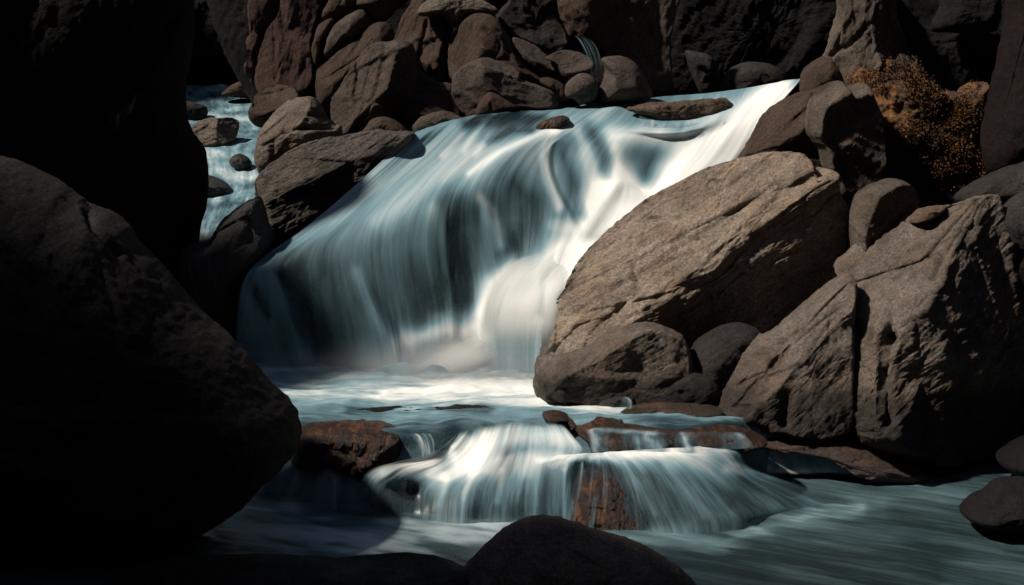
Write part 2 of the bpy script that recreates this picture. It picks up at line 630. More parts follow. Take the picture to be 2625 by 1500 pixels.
def flat(name, xr, yr, z, mat, foam0, strokes=(), ripple=.012, step=.03, keep=None, label=None, kind='structure', flow_dir=0.0, uvscale=1.0):
    nx, ny = int((xr[1] - xr[0]) / step), int((yr[1] - yr[0]) / step)
    X, Yy = np.meshgrid(np.linspace(*xr, nx), np.linspace(*yr, ny), indexing='ij')
    x, y = X.ravel(), Yy.ravel()
    zz = z(x, y) if callable(z) else np.full(len(x), float(z))
    V = np.stack([x, y, zz], 1)
    ux, uy = project(V)
    ca, sa = math.cos(flow_dir), math.sin(flow_dir)
    fu, fv = x * ca + y * sa, -x * sa + y * ca
    V[:, 2] += ripple * (fbm(np.stack([fu * 1.2, fv * 3.2, x * 0], 1), 4) * 1.6 + .5 * fbm(np.stack([fu * 5, fv * 9, x * 0 + 3], 1), 3))
    i, j = np.meshgrid(np.arange(nx - 1), np.arange(ny - 1), indexing='ij')
    a = (i * ny + j).ravel()
    quads = np.stack([a, a + ny, a + ny + 1, a + 1], 1)
    if keep is not None:
        kq = keep(x, y)
        quads = quads[kq[quads].all(1)]
    used = np.unique(quads)
    remap = np.full(len(V), -1)
    remap[used] = np.arange(len(used))
    quads = remap[quads]
    V, ux, uy, fu, fv = V[used], ux[used], uy[used], fu[used], fv[used]
    me = quad_mesh(name, V, quads)
    foam = np.full(len(V), float(foam0)) + .16 * fbm(np.stack([fu * .9, fv * 2.6, fu * 0], 1), 4)
    for (v, line, wdt, d) in strokes:
        s = SHEETS[v][2]
        P = src(v, line)
        dist = line_dist(ux, uy, P)
        dist = np.abs(dist + (wdt / s) * (3.2 * fbm(np.stack([fu * 1.6, fv * 5, fu * 0 + wdt], 1), 4)))
        foam += d * 1.25 * np.exp(-(dist / (wdt / s)) ** 2) * sstep(-.30, .12, fbm(np.stack([fu * 1.1, fv * 3.4, fu * 0 + wdt * .37], 1), 3))
    foam = np.clip(foam, 0, 1)
    for nm, arr in (("foam", foam), ("veil", np.ones(len(V)))):
        at_ = me.attributes.new(nm, 'FLOAT', 'POINT')
        at_.data.foreach_set("value", arr.astype(np.float32))
    uvl = me.uv_layers.new(name="flow")
    li = np.empty(len(me.loops), np.int32)
    me.loops.foreach_get("vertex_index", li)
    uvl.data.foreach_set("uv", (np.stack([fv, fu * .12], 1)[li] * uvscale).astype(np.float32).ravel())
    ob = link(name, me, WM[mat], (V[:, 0].mean(), V[:, 1].mean(), V[:, 2].min()))
    tag(ob, label, None, None, kind)
    return ob


# ------------------------------------------------------------------ canyon floor and walls (one sheet)
def terrain():
    xs = np.concatenate([np.linspace(-60, -9, 40), np.linspace(-8.8, 8.8, 220), np.linspace(9, 60, 40)])
    ys = np.concatenate([np.linspace(-40, 4, 60), np.linspace(4.2, 30, 260), np.linspace(30.5, 120, 60)])
    X, Y = np.meshgrid(xs, ys, indexing='ij')
    x, y = X.ravel(), Y.ravel()
    z = np.interp(y, [-40, 8, 11.2, 12.0, 14.3, 16.6, 22, 27, 33, 50], [-1.2, -.6, -.55, -.2, -.1, 1.3, 2.3, 2.6, 6.0, 14])
    # left wall: unseen heights shaped for the shade they cast, high towards the viewer
    lx = np.interp(y, [-40, 4, 9, 13, 17, 30], [-6.0, -4.6, -4.9, -6.0, -7.6, -10])
    lh = np.interp(y, [-40, 0, 7.2, 8.2, 9.0, 10.6, 11.8, 12.7, 13.5, 14.6, 18, 24], [13, 13, 13, 8.6, 6.4, 6.0, 6.2, 8.6, 9.0, 5.5, 4.8, 9.0])
    z = z + lh * sstep(0, 2.2, lx - x)
    rx = np.interp(y, [-40, 6, 11, 14, 17, 30], [6.0, 4.8, 4.6, 4.9, 6.8, 11])
    z = z + np.clip(lx - 2.4 - x, 0, 22) * .78
    z = z + 9.0 * sstep(0, 2.6, x - rx) + np.clip(x - rx - 2.4, 0, 12) * 1.6  # unseen right wall heightened to shut out sky light
    z = z + 20.0 * sstep(-2, -9, y) + 10 * sstep(30, 45, y)  # unseen rise behind the camera, added to cut sky light
    z = z + (.30 + .5 * sstep(0, 3, np.maximum(lx - x, x - rx))) * fbm(np.stack([x * .55, y * .55, x * 0], 1), 5)
    V = np.stack([x, y, z], 1)
    i, j = np.meshgrid(np.arange(len(xs) - 1), np.arange(len(ys) - 1), indexing='ij')
    a = (i * len(ys) + j).ravel()
    me = quad_mesh("ground", V, np.stack([a, a + len(ys), a + len(ys) + 1, a + 1], 1))
    tag(link("ground", me, M['black']), "dark bedrock floor and walls of the gorge", None, None, 'structure')


terrain()

# ------------------------------------------------------------------ main waterfall
def px3(rows):
    return np.array([[at(x, y, Y) for x, y, Y in r] for r in rows])


MAIN = [
    [(1045, 345, 16.6), (1040, 352, 16.2), (980, 410, 15.9), (880, 500, 15.5), (770, 590, 15.1), (668, 662, 14.75), (622, 720, 14.5), (602, 820, 14.4), (592, 1000, 14.28)],
    [(1120, 318, 17), (1095, 335, 16.3), (1010, 412, 15.9), (905, 505, 15.45), (800, 595, 15.0), (715, 660, 14.7), (692, 725, 14.5), (735, 830, 14.4), (785, 1000, 14.23)],
    [(1180, 301, 17.3), (1150, 318, 16.5), (1060, 402, 16), (960, 495, 15.5), (865, 580, 15), (805, 640, 14.7), (800, 725, 14.5), (815, 830, 14.4), (835, 1000, 14.23)],
    [(1240, 291, 17.5), (1205, 306, 16.6), (1115, 395, 16), (1015, 485, 15.5), (945, 565, 15), (925, 650, 14.7), (940, 745, 14.5), (975, 850, 14.4), (1005, 1000, 14.23)],
    [(1300, 284, 17.7), (1260, 300, 16.7), (1175, 380, 16.1), (1090, 465, 15.5), (1028, 548, 15), (1010, 640, 14.75), (1020, 740, 14.6), (1035, 850, 14.45), (1050, 1000, 14.28)],
    [(1370, 279, 17.9), (1325, 297, 16.8), (1250, 362, 16.2), (1165, 440, 15.6), (1115, 522, 15.1), (1100, 620, 14.85), (1110, 720, 14.7), (1125, 800, 14.6), (1140, 1000, 14.33)],
    [(1430, 275, 18), (1390, 296, 16.9), (1315, 352, 16.3), (1225, 422, 15.7), (1175, 502, 15.2), (1165, 600, 15), (1172, 700, 14.85), (1180, 780, 14.7), (1190, 1000, 14.28)],
    [(1500, 268, 18.1), (1455, 294, 17), (1385, 342, 16.4), (1300, 395, 15.8), (1240, 480, 15.35), (1235, 580, 15.15), (1250, 660, 15), (1265, 750, 14.8), (1280, 1000, 14.23)],
    [(1560, 262, 18.2), (1510, 290, 17), (1450, 332, 16.5), (1380, 385, 16), (1330, 470, 15.55), (1325, 560, 15.35), (1330, 640, 15.15), (1335, 740, 14.8), (1340, 1000, 14.18)],
    [(1610, 257, 18.3), (1565, 288, 17), (1510, 335, 16.5), (1455, 395, 16.1), (1440, 480, 15.7), (1430, 560, 15.4), (1400, 660, 15), (1385, 780, 14.6), (1375, 1000, 14.13)],
    [(1680, 250, 18.4), (1640, 320, 16.6), (1600, 350, 16.3), (1560, 420, 16), (1540, 500, 15.7), (1500, 580, 15.35), (1450, 670, 14.95), (1420, 780, 14.5), (1420, 1000, 14.08)],
    [(1780, 242, 18.5), (1760, 322, 16.5), (1735, 360, 16.3), (1700, 430, 16), (1650, 510, 15.6), (1570, 590, 15.2), (1490, 680, 14.8), (1450, 780, 14.4), (1450, 1000, 14.03)],
    [(1900, 228, 18.2), (1880, 275, 16.9), (1840, 340, 16.4), (1780, 420, 16), (1700, 505, 15.6), (1610, 590, 15.1), (1520, 690, 14.7), (1470, 790, 14.3), (1470, 1000, 13.98)],
    [(2000, 208, 17.8), (1990, 228, 17.2), (1935, 300, 16.6), (1870, 410, 16.1), (1760, 510, 15.6), (1650, 600, 15.1), (1550, 700, 14.6), (1500, 800, 14.2), (1500, 1000, 13.93)],
    [(2060, 200, 17.6), (2045, 215, 17.3), (1975, 300, 16.6), (1900, 440, 16.1), (1790, 540, 15.6), (1680, 630, 15.1), (1580, 720, 14.6), (1530, 800, 14.2), (1520, 1000, 13.88)],
]
FALL_FOAM = [
    # thin hollows over dark stone; last strokes put left-curtain shade into the foam
    (5, [(1350, 420), (1350, 500)], 135, -.50), (5, [(1350, 560), (1350, 640)], 60, -.25),
    (5, [(950, 210), (1040, 350), (1085, 530)], 62, -.52), (5, [(770, 380), (830, 540), (890, 760)], 62, -.50),
    (5, [(740, 290), (850, 300)], 55, -.22),
    (5, [(440, 580), (540, 700), (540, 980)], 110, -.50), (5, [(60, 700), (90, 1000), (90, 1350)], 95, -.45),
    (2, [(620, 1000), (760, 960), (1000, 945), (1250, 960)], 55, -.55), (2, [(800, 1150), (1000, 1060), (1150, 1060)], 40, -.4),
    (5, [(150, 180), (330, 160), (540, 170)], 60, -.38), (5, [(250, 300), (420, 230)], 45, -.22),
    (5, [(1480, 190), (1700, 240), (1900, 170)], 55, -.18),
    (4, [(420, 950), (470, 1100), (560, 1290)], 120, -.24), (4, [(880, 740), (1000, 880), (1060, 1040)], 120, -.22),
    (4, [(600, 850), (700, 1000)], 90, -.16), (4, [(1130, 520), (1180, 800), (1200, 1000)], 75, -.25),
    (4, [(190, 950), (270, 1090)], 26, -.25), (4, [(120, 1100), (200, 1300)], 90, -.15),
    (4, [(380, 1150), (1000, 1150)], 260, -.30), (4, [(900, 300), (350, 800)], 130, -.10),
    # thick white strands
    (2, [(640, 990), (560, 1100), (430, 1250)], 30, .16), (2, [(760, 980), (690, 1080), (600, 1230)], 26, .14), (2, [(900, 970), (800, 1080), (700, 1250)], 26, .12),
    (2, [(1420, 1020), (1180, 1100), (900, 1220), (640, 1400)], 36, .28),
    (5, [(720, 240), (640, 390), (680, 560), (750, 740)], 34, .32), (5, [(1120, 270), (1430, 245)], 75, .36),
    (5, [(880, 240), (940, 400), (1010, 620)], 38, .16),
    (5, [(2210, 40), (1900, 280), (1700, 480), (1480, 690), (1250, 870), (930, 1060), (720, 1200), (500, 1400)], 165, .80),
    (5, [(980, 720), (1160, 560), (1350, 720)], 95, .6), (5, [(215, 680), (290, 760), (350, 1000)], 36, .26),
    (5, [(440, 1120), (280, 1260), (230, 1440)], 60, .34), (5, [(700, 860), (850, 880), (1000, 880)], 40, .14),
    (5, [(1130, 360), (1150, 520)], 45, .3),
    (4, [(240, 850), (330, 980), (430, 1270)], 44, .20), (4, [(150, 960), (180, 1150)], 28, .14), (4, [(710, 870), (830, 1160)], 36, .18),
    (4, [(950, 230), (600, 560), (260, 780)], 60, .10), (4, [(1350, 230), (1100, 380), (800, 620)], 50, .14), (4, [(1100, 560), (1150, 800), (1170, 1000)], 28, .12),
    (4, [(1290, 1180), (1150, 1150), (950, 1210)], 60, .55), (4, [(1500, 950), (1330, 1120)], 90, .35),
    (4, [(300, 1330), (800, 1340), (1300, 1300)], 60, .22),
    (4, [(1080, 1080), (1160, 1075)], 40, .12),
]
FALL_DENT = [(5, 1350, 480, 170, .10), (5, 1160, 620, 90, -.10), (4, 300, 1000, 60, -.05),
             (4, 1480, 1050, 170, -.22), (4, 1150, 1170, 120, -.12), (5, 700, 1150, 180, -.14)]
fall = sheet("waterfall", px3(MAIN), 380, 240, 'fall', .52, FALL_FOAM, FALL_DENT, edge=(.012, .012, 0, 0),
      label="broad silky main waterfall pouring over the ledge down to the middle pool", cat="waterfall",
      foam_rows=[.40, .50, .56, .55, .52, .46, .42, .44, .58], lump=.035, uvs=(1, 1.6), seed=1,
      back=("rock_ledge", "dark wet rock ledge showing through the thin parts of the main waterfall", .13, 'wet'))


def overlay(v, rows, ys, foam, rows_f, edge=(.35, .35, .12, .12), ns=90, nt=120, uvs=(.5, 1.2), seed=0, lump=.015, strokes=()):
    P = np.array([[at(*src(v, [p])[0], ys[k] + (p[2] if len(p) > 2 else 0)) for k, p in enumerate(r)] for r in rows])
    sheet("veil", P, ns, nt, 'veil', foam, strokes, edge=edge, foam_rows=rows_f, uvs=uvs, seed=seed, lump=lump, parent=fall)


# white mound at the foot of the chute
overlay(5, [[(820, 1030), (600, 1050), (420, 1110), (300, 1220), (235, 1340), (212, 1460), (200, 1600), (190, 1800)],
            [(850, 1060), (680, 1090), (540, 1160), (440, 1260), (380, 1380), (350, 1500), (335, 1640), (325, 1800)],
            [(880, 1075), (760, 1120), (660, 1200), (590, 1300), (550, 1400), (530, 1520), (515, 1650), (505, 1800)],
            [(920, 1085), (840, 1140), (770, 1220), (720, 1310), (690, 1420), (670, 1530), (655, 1660), (645, 1800)],
            [(980, 1080), (920, 1150), (860, 1230), (820, 1320), (790, 1430), (770, 1540), (755, 1660), (745, 1800)]],
        [15.05, 14.86, 14.58, 14.30, 14.12, 14.02, 13.95, 13.9], .7, [.95, 1.0, 1.05, 1.08, 1.05, .95, .75, .6], edge=(.12, .35, .40, .30), ns=160, seed=41,
        strokes=[(5, [(730, 1100), (640, 1250), (620, 1456)], 30, -.3)])
# foam bank sliding left from it
overlay(4, [[(1330, 1125), (1200, 1140), (1080, 1172), (980, 1210), (890, 1255), (820, 1330), (770, 1420)],
            [(1340, 1160), (1250, 1190), (1160, 1240), (1080, 1290), (1010, 1340), (960, 1390), (930, 1450)],
            [(1400, 1200), (1340, 1240), (1280, 1290), (1220, 1330), (1170, 1370), (1130, 1410), (1110, 1460)],
            [(1480, 1230), (1430, 1270), (1380, 1310), (1330, 1350), (1290, 1385), (1260, 1420), (1240, 1465)]],
        [14.56, 14.44, 14.31, 14.17, 14.07, 13.99, 13.92], .6, [.95, 1.05, 1.05, 1.0, .9, .7, .55], edge=(.5, .4, .35, .5), ns=140, seed=42)
# second bank above the slab
overlay(5, [[(1180, 545), (1120, 590), (1060, 660), (1000, 740), (940, 830), (900, 900), (850, 980)],
            [(1200, 560), (1180, 640), (1140, 720), (1090, 800), (1030, 880), (980, 950), (920, 1030)],
            [(1230, 560), (1260, 640), (1270, 720), (1240, 800), (1190, 880), (1120, 960), (1040, 1040)],
            [(1260, 550), (1330, 640), (1390, 710), (1390, 790), (1340, 870), (1260, 940), (1150, 1030)]],
        [15.55, 15.45, 15.35, 15.2, 15.05, 14.95, 14.85], .75, [.7, .95, 1.05, 1.0, .95, .95, .95], edge=(.3, .2, .2, .2), seed=43)
# pale arc round the dark hollow, centre strand, left plume, curtain strands
overlay(5, [[(740, 230), (670, 275), (620, 380), (615, 490), (640, 600), (680, 720), (720, 850)],
            [(780, 245), (710, 300), (665, 390), (665, 490), (700, 590), (750, 700), (800, 840)]],
        [16.3, 16.15, 15.9, 15.65, 15.4, 15.2, 15.0], .6, [.5, .75, .7, .55, .45, .4, .3], edge=(.4, .5, .2, .4), ns=50, seed=44, lump=.004)
overlay(5, [[(190, 640), (200, 720), (205, 840), (200, 960), (190, 1100), (180, 1250)],
            [(225, 640), (262, 720), (300, 840), (335, 960), (370, 1080), (410, 1200)]],
        [15.25, 15.1, 14.95, 14.85, 14.75, 14.65], .5, [.7, .6, .5, .42, .38, .3], edge=(.45, .45, .4, .5), ns=60, seed=45, lump=.006)
overlay(4, [[(240, 835), (190, 870), (150, 950), (120, 1060), (90, 1200), (80, 1420)],
            [(250, 833), (240, 872), (230, 960), (225, 1080), (225, 1230), (230, 1420)],
            [(265, 835), (310, 880), (350, 960), (380, 1060), (420, 1200), (460, 1420)]],
        [14.45, 14.35, 14.28, 14.22, 14.18, 14.12], .45, [.6, .55, .48, .42, .38, .35], edge=(.3, .16, .12, .15), ns=110, seed=46, lump=.012,
        strokes=[(4, [(190, 940), (270, 1090)], 22, -.35)])
overlay(4, [[(690, 840), (700, 920), (730, 1020), (770, 1120), (800, 1230), (820, 1420)],
            [(720, 840), (750, 920), (790, 1020), (830, 1120), (870, 1230), (900, 1420)]],
        [14.55, 14.45, 14.38, 14.3, 14.25, 14.15], .4, [.5, .48, .45, .42, .38, .3], edge=(.4, .3, .3, .3), ns=50, seed=47, lump=.006)

LIP = [[(1280, 112, 16.72), (1285, 140, 16.6), (1290, 180, 16.52), (1295, 240, 16.44)], [(1400, 150, 16.62), (1395, 175, 16.5), (1395, 215, 16.42), (1400, 275, 16.34)], [(1560, 162, 16.58), (1575, 190, 16.46), (1590, 240, 16.38), (1610, 300, 16.3)], [(1720, 160, 16.6), (1735, 190, 16.48), (1745, 240, 16.4), (1750, 290, 16.32)], [(1840, 140, 16.66), (1845, 170, 16.54), (1840, 215, 16.46), (1825, 265, 16.38)], [(1920, 100, 16.75), (1915, 130, 16.64), (1900, 175, 16.54), (1880, 225, 16.46)]]
sheet("veil", np.array([[at(*src(5, [p])[0], p[2]) for p in r] for r in LIP]), 180, 60, 'trickle', .46, [(5, [(1290, 120), (1300, 220)], 40, .2), (5, [(1700, 160), (1740, 280)], 60, .12)], edge=(.1, .1, .25, .35), lump=.01, uvs=(3.4, .5), seed=48, parent=fall)

# ------------------------------------------------------------------ lower cascade: crest at height z0, foot on the lower pool
def casc(v, rows, z0, z1=-.03, ease=1.3, back=0.0):
    out = []
    for r in rows:
        s = src(v, r)
        Yc = at_z(s[0][0], s[0][1], z0)[1]
        Yf = at_z(s[-1][0], s[-1][1], z1)[1]
        n = len(r)
        L = np.concatenate([[0], np.cumsum(np.hypot(*(s[1:] - s[:-1]).T))])
        L /= L[-1]
        out.append([at(s[k][0], s[k][1], Yc + (min(Yf, Yc - .15) - Yc) * (L[k] ** (1 / ease))) for k in range(n)])
    return np.array(out)


LEFT = [
    [(1060, 500), (940, 600), (760, 655), (600, 690), (510, 745), (480, 805), (475, 900), (478, 1015)],
    [(1100, 480), (1000, 590), (860, 665), (700, 705), (600, 765), (560, 830), (555, 920), (560, 1020)],
    [(1150, 470), (1070, 580), (960, 675), (830, 725), (720, 780), (680, 845), (675, 930), (680, 1025)],
    [(1210, 455), (1150, 570), (1060, 670), (950, 735), (860, 785), (815, 850), (805, 940), (805, 1030)],
    [(1280, 445), (1230, 560), (1160, 660), (1070, 740), (990, 800), (950, 870), (935, 960), (930, 1055)],
    [(1350, 435), (1310, 550), (1250, 650), (1190, 730), (1130, 800), (1100, 880), (1085, 970), (1080, 1080)],
    [(1420, 425), (1390, 540), (1350, 640), (1310, 720), (1275, 800), (1250, 880), (1235, 970), (1225, 1080)],
    [(1490, 420), (1470, 520), (1450, 610), (1425, 700), (1400, 790), (1385, 880), (1378, 970), (1375, 1075)],
    [(1560, 430), (1560, 510), (1560, 590), (1545, 690), (1530, 790), (1520, 880), (1515, 970), (1515, 1070)],
    [(1640, 440), (1680, 510), (1700, 575), (1680, 660), (1660, 770), (1650, 870), (1645, 970), (1640, 1065)],
    [(1720, 450), (1790, 530), (1840, 590), (1820, 650), (1790, 760), (1770, 860), (1760, 960), (1750, 1060)],
]
sheet("cascade", casc(12, LEFT, .585, ease=1.7), 380, 170, 'cascade', .5, [
    (12, [(960, 560), (1000, 670)], 48, -.55), (12, [(1380, 600), (1600, 585), (1850, 620)], 42, -.42),
    (12, [(1120, 480), (1180, 490)], 30, -.35), (12, [(1500, 430), (1700, 470)], 30, -.2),
    (12, [(560, 760), (760, 690), (900, 690)], 40, .22), (12, [(1250, 500), (1150, 640), (980, 740)], 80, .25), (12, [(1560, 660), (1750, 680)], 30, .22),
    (12, [(780, 820), (830, 960)], 70, -.32), (12, [(620, 850), (640, 960)], 40, -.1), (12, [(1250, 760), (1180, 1000)], 30, -.2), (12, [(1480, 800), (1450, 1050)], 50, -.22), (12, [(1620, 780), (1600, 1050)], 40, -.2),
    (12, [(1190, 680), (1120, 860), (1095, 1060)], 26, .26), (12, [(1010, 780), (960, 930)], 26, .18), (12, [(1350, 720), (1320, 900)], 26, .16), (12, [(900, 760), (1000, 770)], 20, .2),
], dents=[(12, 820, 880, 80, .10), (12, 1000, 620, 50, .08), (12, 1300, 620, 140, -.07), (12, 650, 740, 70, -.07)], edge=(.08, .03, .08, .03), foam_rows=[.60, .78, .84, .74, .48, .32, .24, .34],
      label="broken white fan of water tumbling from the middle pool onto the lower pool", cat="cascade", lump=.045, uvs=(1.0, 1.1), seed=2,
      back=("rock_step", "dark wet rock step under the white fan of the lower cascade", .09, 'wet'))

RIGHT = [
    [(1880, 505), (1840, 535), (1800, 560), (1788, 610), (1785, 700), (1785, 800), (1785, 880), (1785, 945)],
    [(1960, 498), (1940, 520), (1915, 548), (1900, 600), (1895, 690), (1895, 790), (1900, 870), (1900, 945)],
    [(2050, 494), (2030, 512), (2008, 538), (1995, 590), (1985, 690), (1975, 790), (1970, 870), (1965, 945)],
    [(2150, 488), (2145, 508), (2140, 534), (2140, 590), (2140, 690), (2130, 790), (2110, 870), (2090, 955)],
]
RIGHT8 = [
    [(150, 470), (170, 500), (210, 535), (250, 600), (285, 700), (315, 800), (345, 880), (370, 955)],
    [(300, 462), (340, 495), (400, 538), (460, 612), (515, 702), (565, 802), (605, 882), (625, 975)],
    [(450, 455), (500, 488), (580, 528), (670, 602), (765, 692), (850, 790), (900, 860), (905, 945)],
    [(600, 445), (680, 478), (770, 528), (870, 612), (970, 692), (1070, 762), (1130, 812), (1150, 845)],
    [(730, 432), (830, 470), (890, 545), (960, 622), (1100, 682), (1230, 742), (1330, 792), (1400, 812)],
    [(800, 425), (900, 468), (960, 560), (1060, 600), (1200, 650), (1350, 700), (1460, 750), (1560, 780)],
]
R3 = np.concatenate([casc(7, RIGHT, .47, ease=1.5), casc(8, RIGHT8, .47, ease=1.5)])
sheet("cascade", R3, 360, 140, 'cascade', .45, [
    (11, [(240, 800), (250, 950), (300, 1150)], 70, -.40), (11, [(330, 780), (420, 1000), (520, 1230)], 130, -.65),
    (11, [(560, 790), (640, 1000), (760, 1250)], 120, -.35), (11, [(900, 880), (1100, 1150)], 110, -.20), (11, [(1150, 830), (1500, 1100)], 60, -.16),
    (11, [(1700, 930), (2050, 1080)], 110, -.32), (11, [(1000, 800), (1300, 1200)], 40, .08),
    (11, [(60, 700), (400, 690), (900, 660), (1300, 640)], 55, .40), (11, [(30, 790), (160, 790)], 40, .25),
    (11, [(1500, 820), (2000, 860)], 50, .28), (11, [(340, 1300), (400, 1060), (420, 1000)], 28, .42), (11, [(150, 830), (150, 1250)], 22, .2), (11, [(240, 1100), (230, 1280)], 26, .25),
    (11, [(650, 760), (760, 950), (900, 1200)], 28, .1), (11, [(1300, 760), (1600, 960), (1900, 1130)], 55, .14),
    (11, [(1590, 720), (1760, 800)], 60, -.38), (11, [(1640, 780), (1800, 780)], 35, -.2),
], edge=(.09, .06, .0, .04), foam_rows=[.66, .72, .54, .34, .28, .24, .22, .32], lump=.02, uvs=(.9, 1.0), seed=3,
      label="rounded grey sheet of water sliding over the step right of the rust streaked rock", cat="cascade",
      back=("rock_step", "dark rounded rock step under the right hand sheet of the lower cascade", .09, 'wet'))

THIRD = [
    [(780, 415), (830, 440), (880, 475), (885, 540), (890, 612)],
    [(900, 405), (940, 425), (985, 460), (990, 530), (1000, 606)],
    [(1010, 403), (1050, 423), (1090, 460), (1110, 530), (1120, 603)],
    [(1130, 402), (1170, 425), (1220, 470), (1250, 540), (1280, 606)],
    [(1250, 403), (1310, 432), (1380, 480), (1420, 545), (1450, 600)],
    [(1330, 410), (1410, 450), (1500, 505), (1560, 560), (1600, 612)],
    [(1370, 418), (1460, 462), (1560, 520), (1620, 570), (1660, 612)],
]
sheet("cascade", casc(8, THIRD, .33, z1=-.06), 220, 80, 'cascade', .5, [
    (8, [(890, 510), (960, 500), (1030, 560)], 55, -.48), (8, [(1000, 470), (1060, 560)], 14, .3), (8, [(1090, 470), (1140, 550)], 14, .3),
    (8, [(1350, 480), (1550, 580)], 60, -.35), (8, [(800, 425), (1250, 420)], 22, .25), (8, [(900, 595), (1300, 590)], 16, .35),
], edge=(.08, .35, 0, .12), foam_rows=[.70, .75, .62, .60, .70], lump=.015, uvs=(.6, .6), seed=4,
      label="low dark step of water beside the flat brown shelf on the far right", cat="cascade",
      back=("rock_step", "low dark stone step beside the brown shelf, glazed with water", .07, 'wet'))

RED = [[(130, 640), (135, 700), (140, 780), (140, 880), (140, 1000)], [(260, 690), (265, 740), (268, 810), (268, 900), (268, 1005)], [(380, 740), (388, 780), (390, 840), (392, 920), (392, 1010)], [(490, 770), (492, 800), (495, 860), (496, 930), (496, 1012)]]
sheet("cascade", casc(12, RED, .30), 120, 60, 'veil', .42, [(12, [(200, 700), (200, 950)], 40, -.12), (12, [(330, 740), (330, 950)], 22, .14)], edge=(.25, .15, .35, .1), lump=.02, uvs=(1.2, .8), seed=16,
      label="dim thin veil hanging below the dark red ledge over the lower pool", cat="cascade")
SMALL = [
    [(740, 505), (770, 530), (790, 570), (795, 610), (798, 665)],
    [(800, 500), (825, 525), (842, 560), (850, 605), (855, 655)],
    [(860, 498), (880, 520), (895, 555), (905, 600), (910, 650)],
    [(910, 498), (925, 520), (935, 550), (938, 590), (935, 640)],
]
sheet("cascade", casc(12, SMALL, .58, z1=.36), 110, 60, 'trickle', .48, [(12, [(760, 540), (790, 650)], 30, -.2), (12, [(850, 540), (900, 630)], 30, .22)],
      edge=(.1, .08, .1, .12), lump=.012, uvs=(1.4, .6), seed=5, label="narrow comb of white threads between the red ledge and the white fan", cat="cascade")

# thin falls over the brown ledge
for k, (v, rows, z0, z1, lab) in enumerate([
    (11, [[(540, 205), (548, 225), (552, 260), (556, 300)], [(580, 200), (590, 222), (600, 260), (605, 310)], [(640, 202), (665, 222), (680, 260), (688, 312)], [(690, 215), (715, 235), (722, 260), (720, 300)]], .70, .55, "tiny trickle dripping over the small dark stone under the slab"),
]):
    sheet("trickle", casc(v, rows, z0, z1) - np.array([0, .06, 0]), 60, 40, 'trickle', .42, edge=(.3, .3, .2, .15), lump=.006, uvs=(.8, .5), seed=11 + k, label=lab, cat="trickle")

LEDGE = [[(300, 470), (325, 515), (345, 580), (350, 652)], [(400, 440), (410, 505), (418, 580), (420, 652)], [(500, 435), (490, 510), (494, 585), (500, 652)], [(640, 445), (612, 520), (606, 592), (612, 656)], [(800, 455), (772, 530), (778, 600), (790, 660)], [(930, 462), (900, 535), (920, 605), (945, 665)], [(1060, 468), (1010, 535), (1035, 600), (1060, 660)], [(1200, 470), (1130, 530), (1150, 600), (1190, 655)], [(1400, 470), (1320, 525), (1320, 590), (1340, 640)], [(1560, 476), (1520, 525), (1530, 580), (1560, 625)], [(1650, 490), (1660, 525), (1700, 565), (1740, 605)]]
sheet("cascade", casc(11, LEDGE, .575, .455) - np.array([0, .12, 0]), 260, 70, 'veil', .3, [
    (11, [(370, 470), (400, 640)], 55, .40), (11, [(560, 540), (600, 640)], 80, -.35), (11, [(750, 560), (770, 650)], 26, .25), (11, [(830, 560), (940, 650)], 45, .25), (11, [(330, 470), (600, 500), (900, 510)], 26, .32),
    (11, [(1040, 560), (1060, 650)], 60, -.3), (11, [(1130, 520), (1180, 650)], 26, .35), (11, [(1300, 560), (1400, 620)], 60, -.25), (11, [(1560, 500), (1700, 590)], 26, .3), (11, [(1000, 470), (1600, 478)], 20, .28)],
      edge=(.08, .08, .2, .08), lump=.012, uvs=(2.2, .5), seed=15, label="thin uneven veil of water over the dark brown ledges behind the pale stone", cat="cascade")
STREAKED = [[(1990, 545), (1972, 640), (1962, 740), (1955, 840), (1950, 960)], [(2060, 530), (2045, 640), (2030, 740), (2020, 840), (2010, 960)], [(2160, 524), (2160, 640), (2150, 740), (2130, 840), (2110, 960)], [(2260, 530), (2290, 640), (2310, 740), (2320, 840), (2330, 960)], [(2320, 545), (2380, 640), (2420, 740), (2450, 840), (2470, 960)]]
sheet("trickle", np.array([[at(*src(7, [p])[0], Y) for p, Y in zip(r, (11.42, 11.17, 11.02, 10.89, 10.76))] for r in STREAKED]), 140, 90, 'trickle', .24, [(7, [(2150, 760), (2110, 920)], 22, .30), (7, [(1990, 600), (1970, 900)], 30, .3)],
      edge=(.2, .2, .1, .1), lump=.012, uvs=(2.2, .7), seed=17, label="loose threads of water running down over the rust streaked rock", cat="trickle")
TOP = [
    [(1470, 292, 17.5), (1500, 330, 17.3), (1540, 400, 17.2), (1575, 470, 17.12), (1605, 560, 17.05), (1620, 680, 17.0)],
    [(1510, 284, 17.5), (1555, 330, 17.3), (1595, 400, 17.2), (1625, 470, 17.12), (1645, 560, 17.05), (1655, 690, 17.0)],
    [(1560, 288, 17.5), (1615, 340, 17.3), (1655, 410, 17.2), (1680, 480, 17.12), (1695, 560, 17.05), (1700, 690, 17.0)],
    [(1600, 300, 17.5), (1660, 350, 17.3), (1700, 420, 17.2), (1720, 490, 17.12), (1732, 570, 17.05), (1738, 690, 17.0)],
]
sheet("trickle", np.array([[at(*src(2, [(x, y)])[0], Y) for x, y, Y in r] for r in TOP]), 90, 90, 'trickle', .36, edge=(.3, .45, .3, .35), lump=.01,
      uvs=(2.4, .7), seed=21, label="slender far off trickle falling behind the grey boulder at the top", cat="trickle")

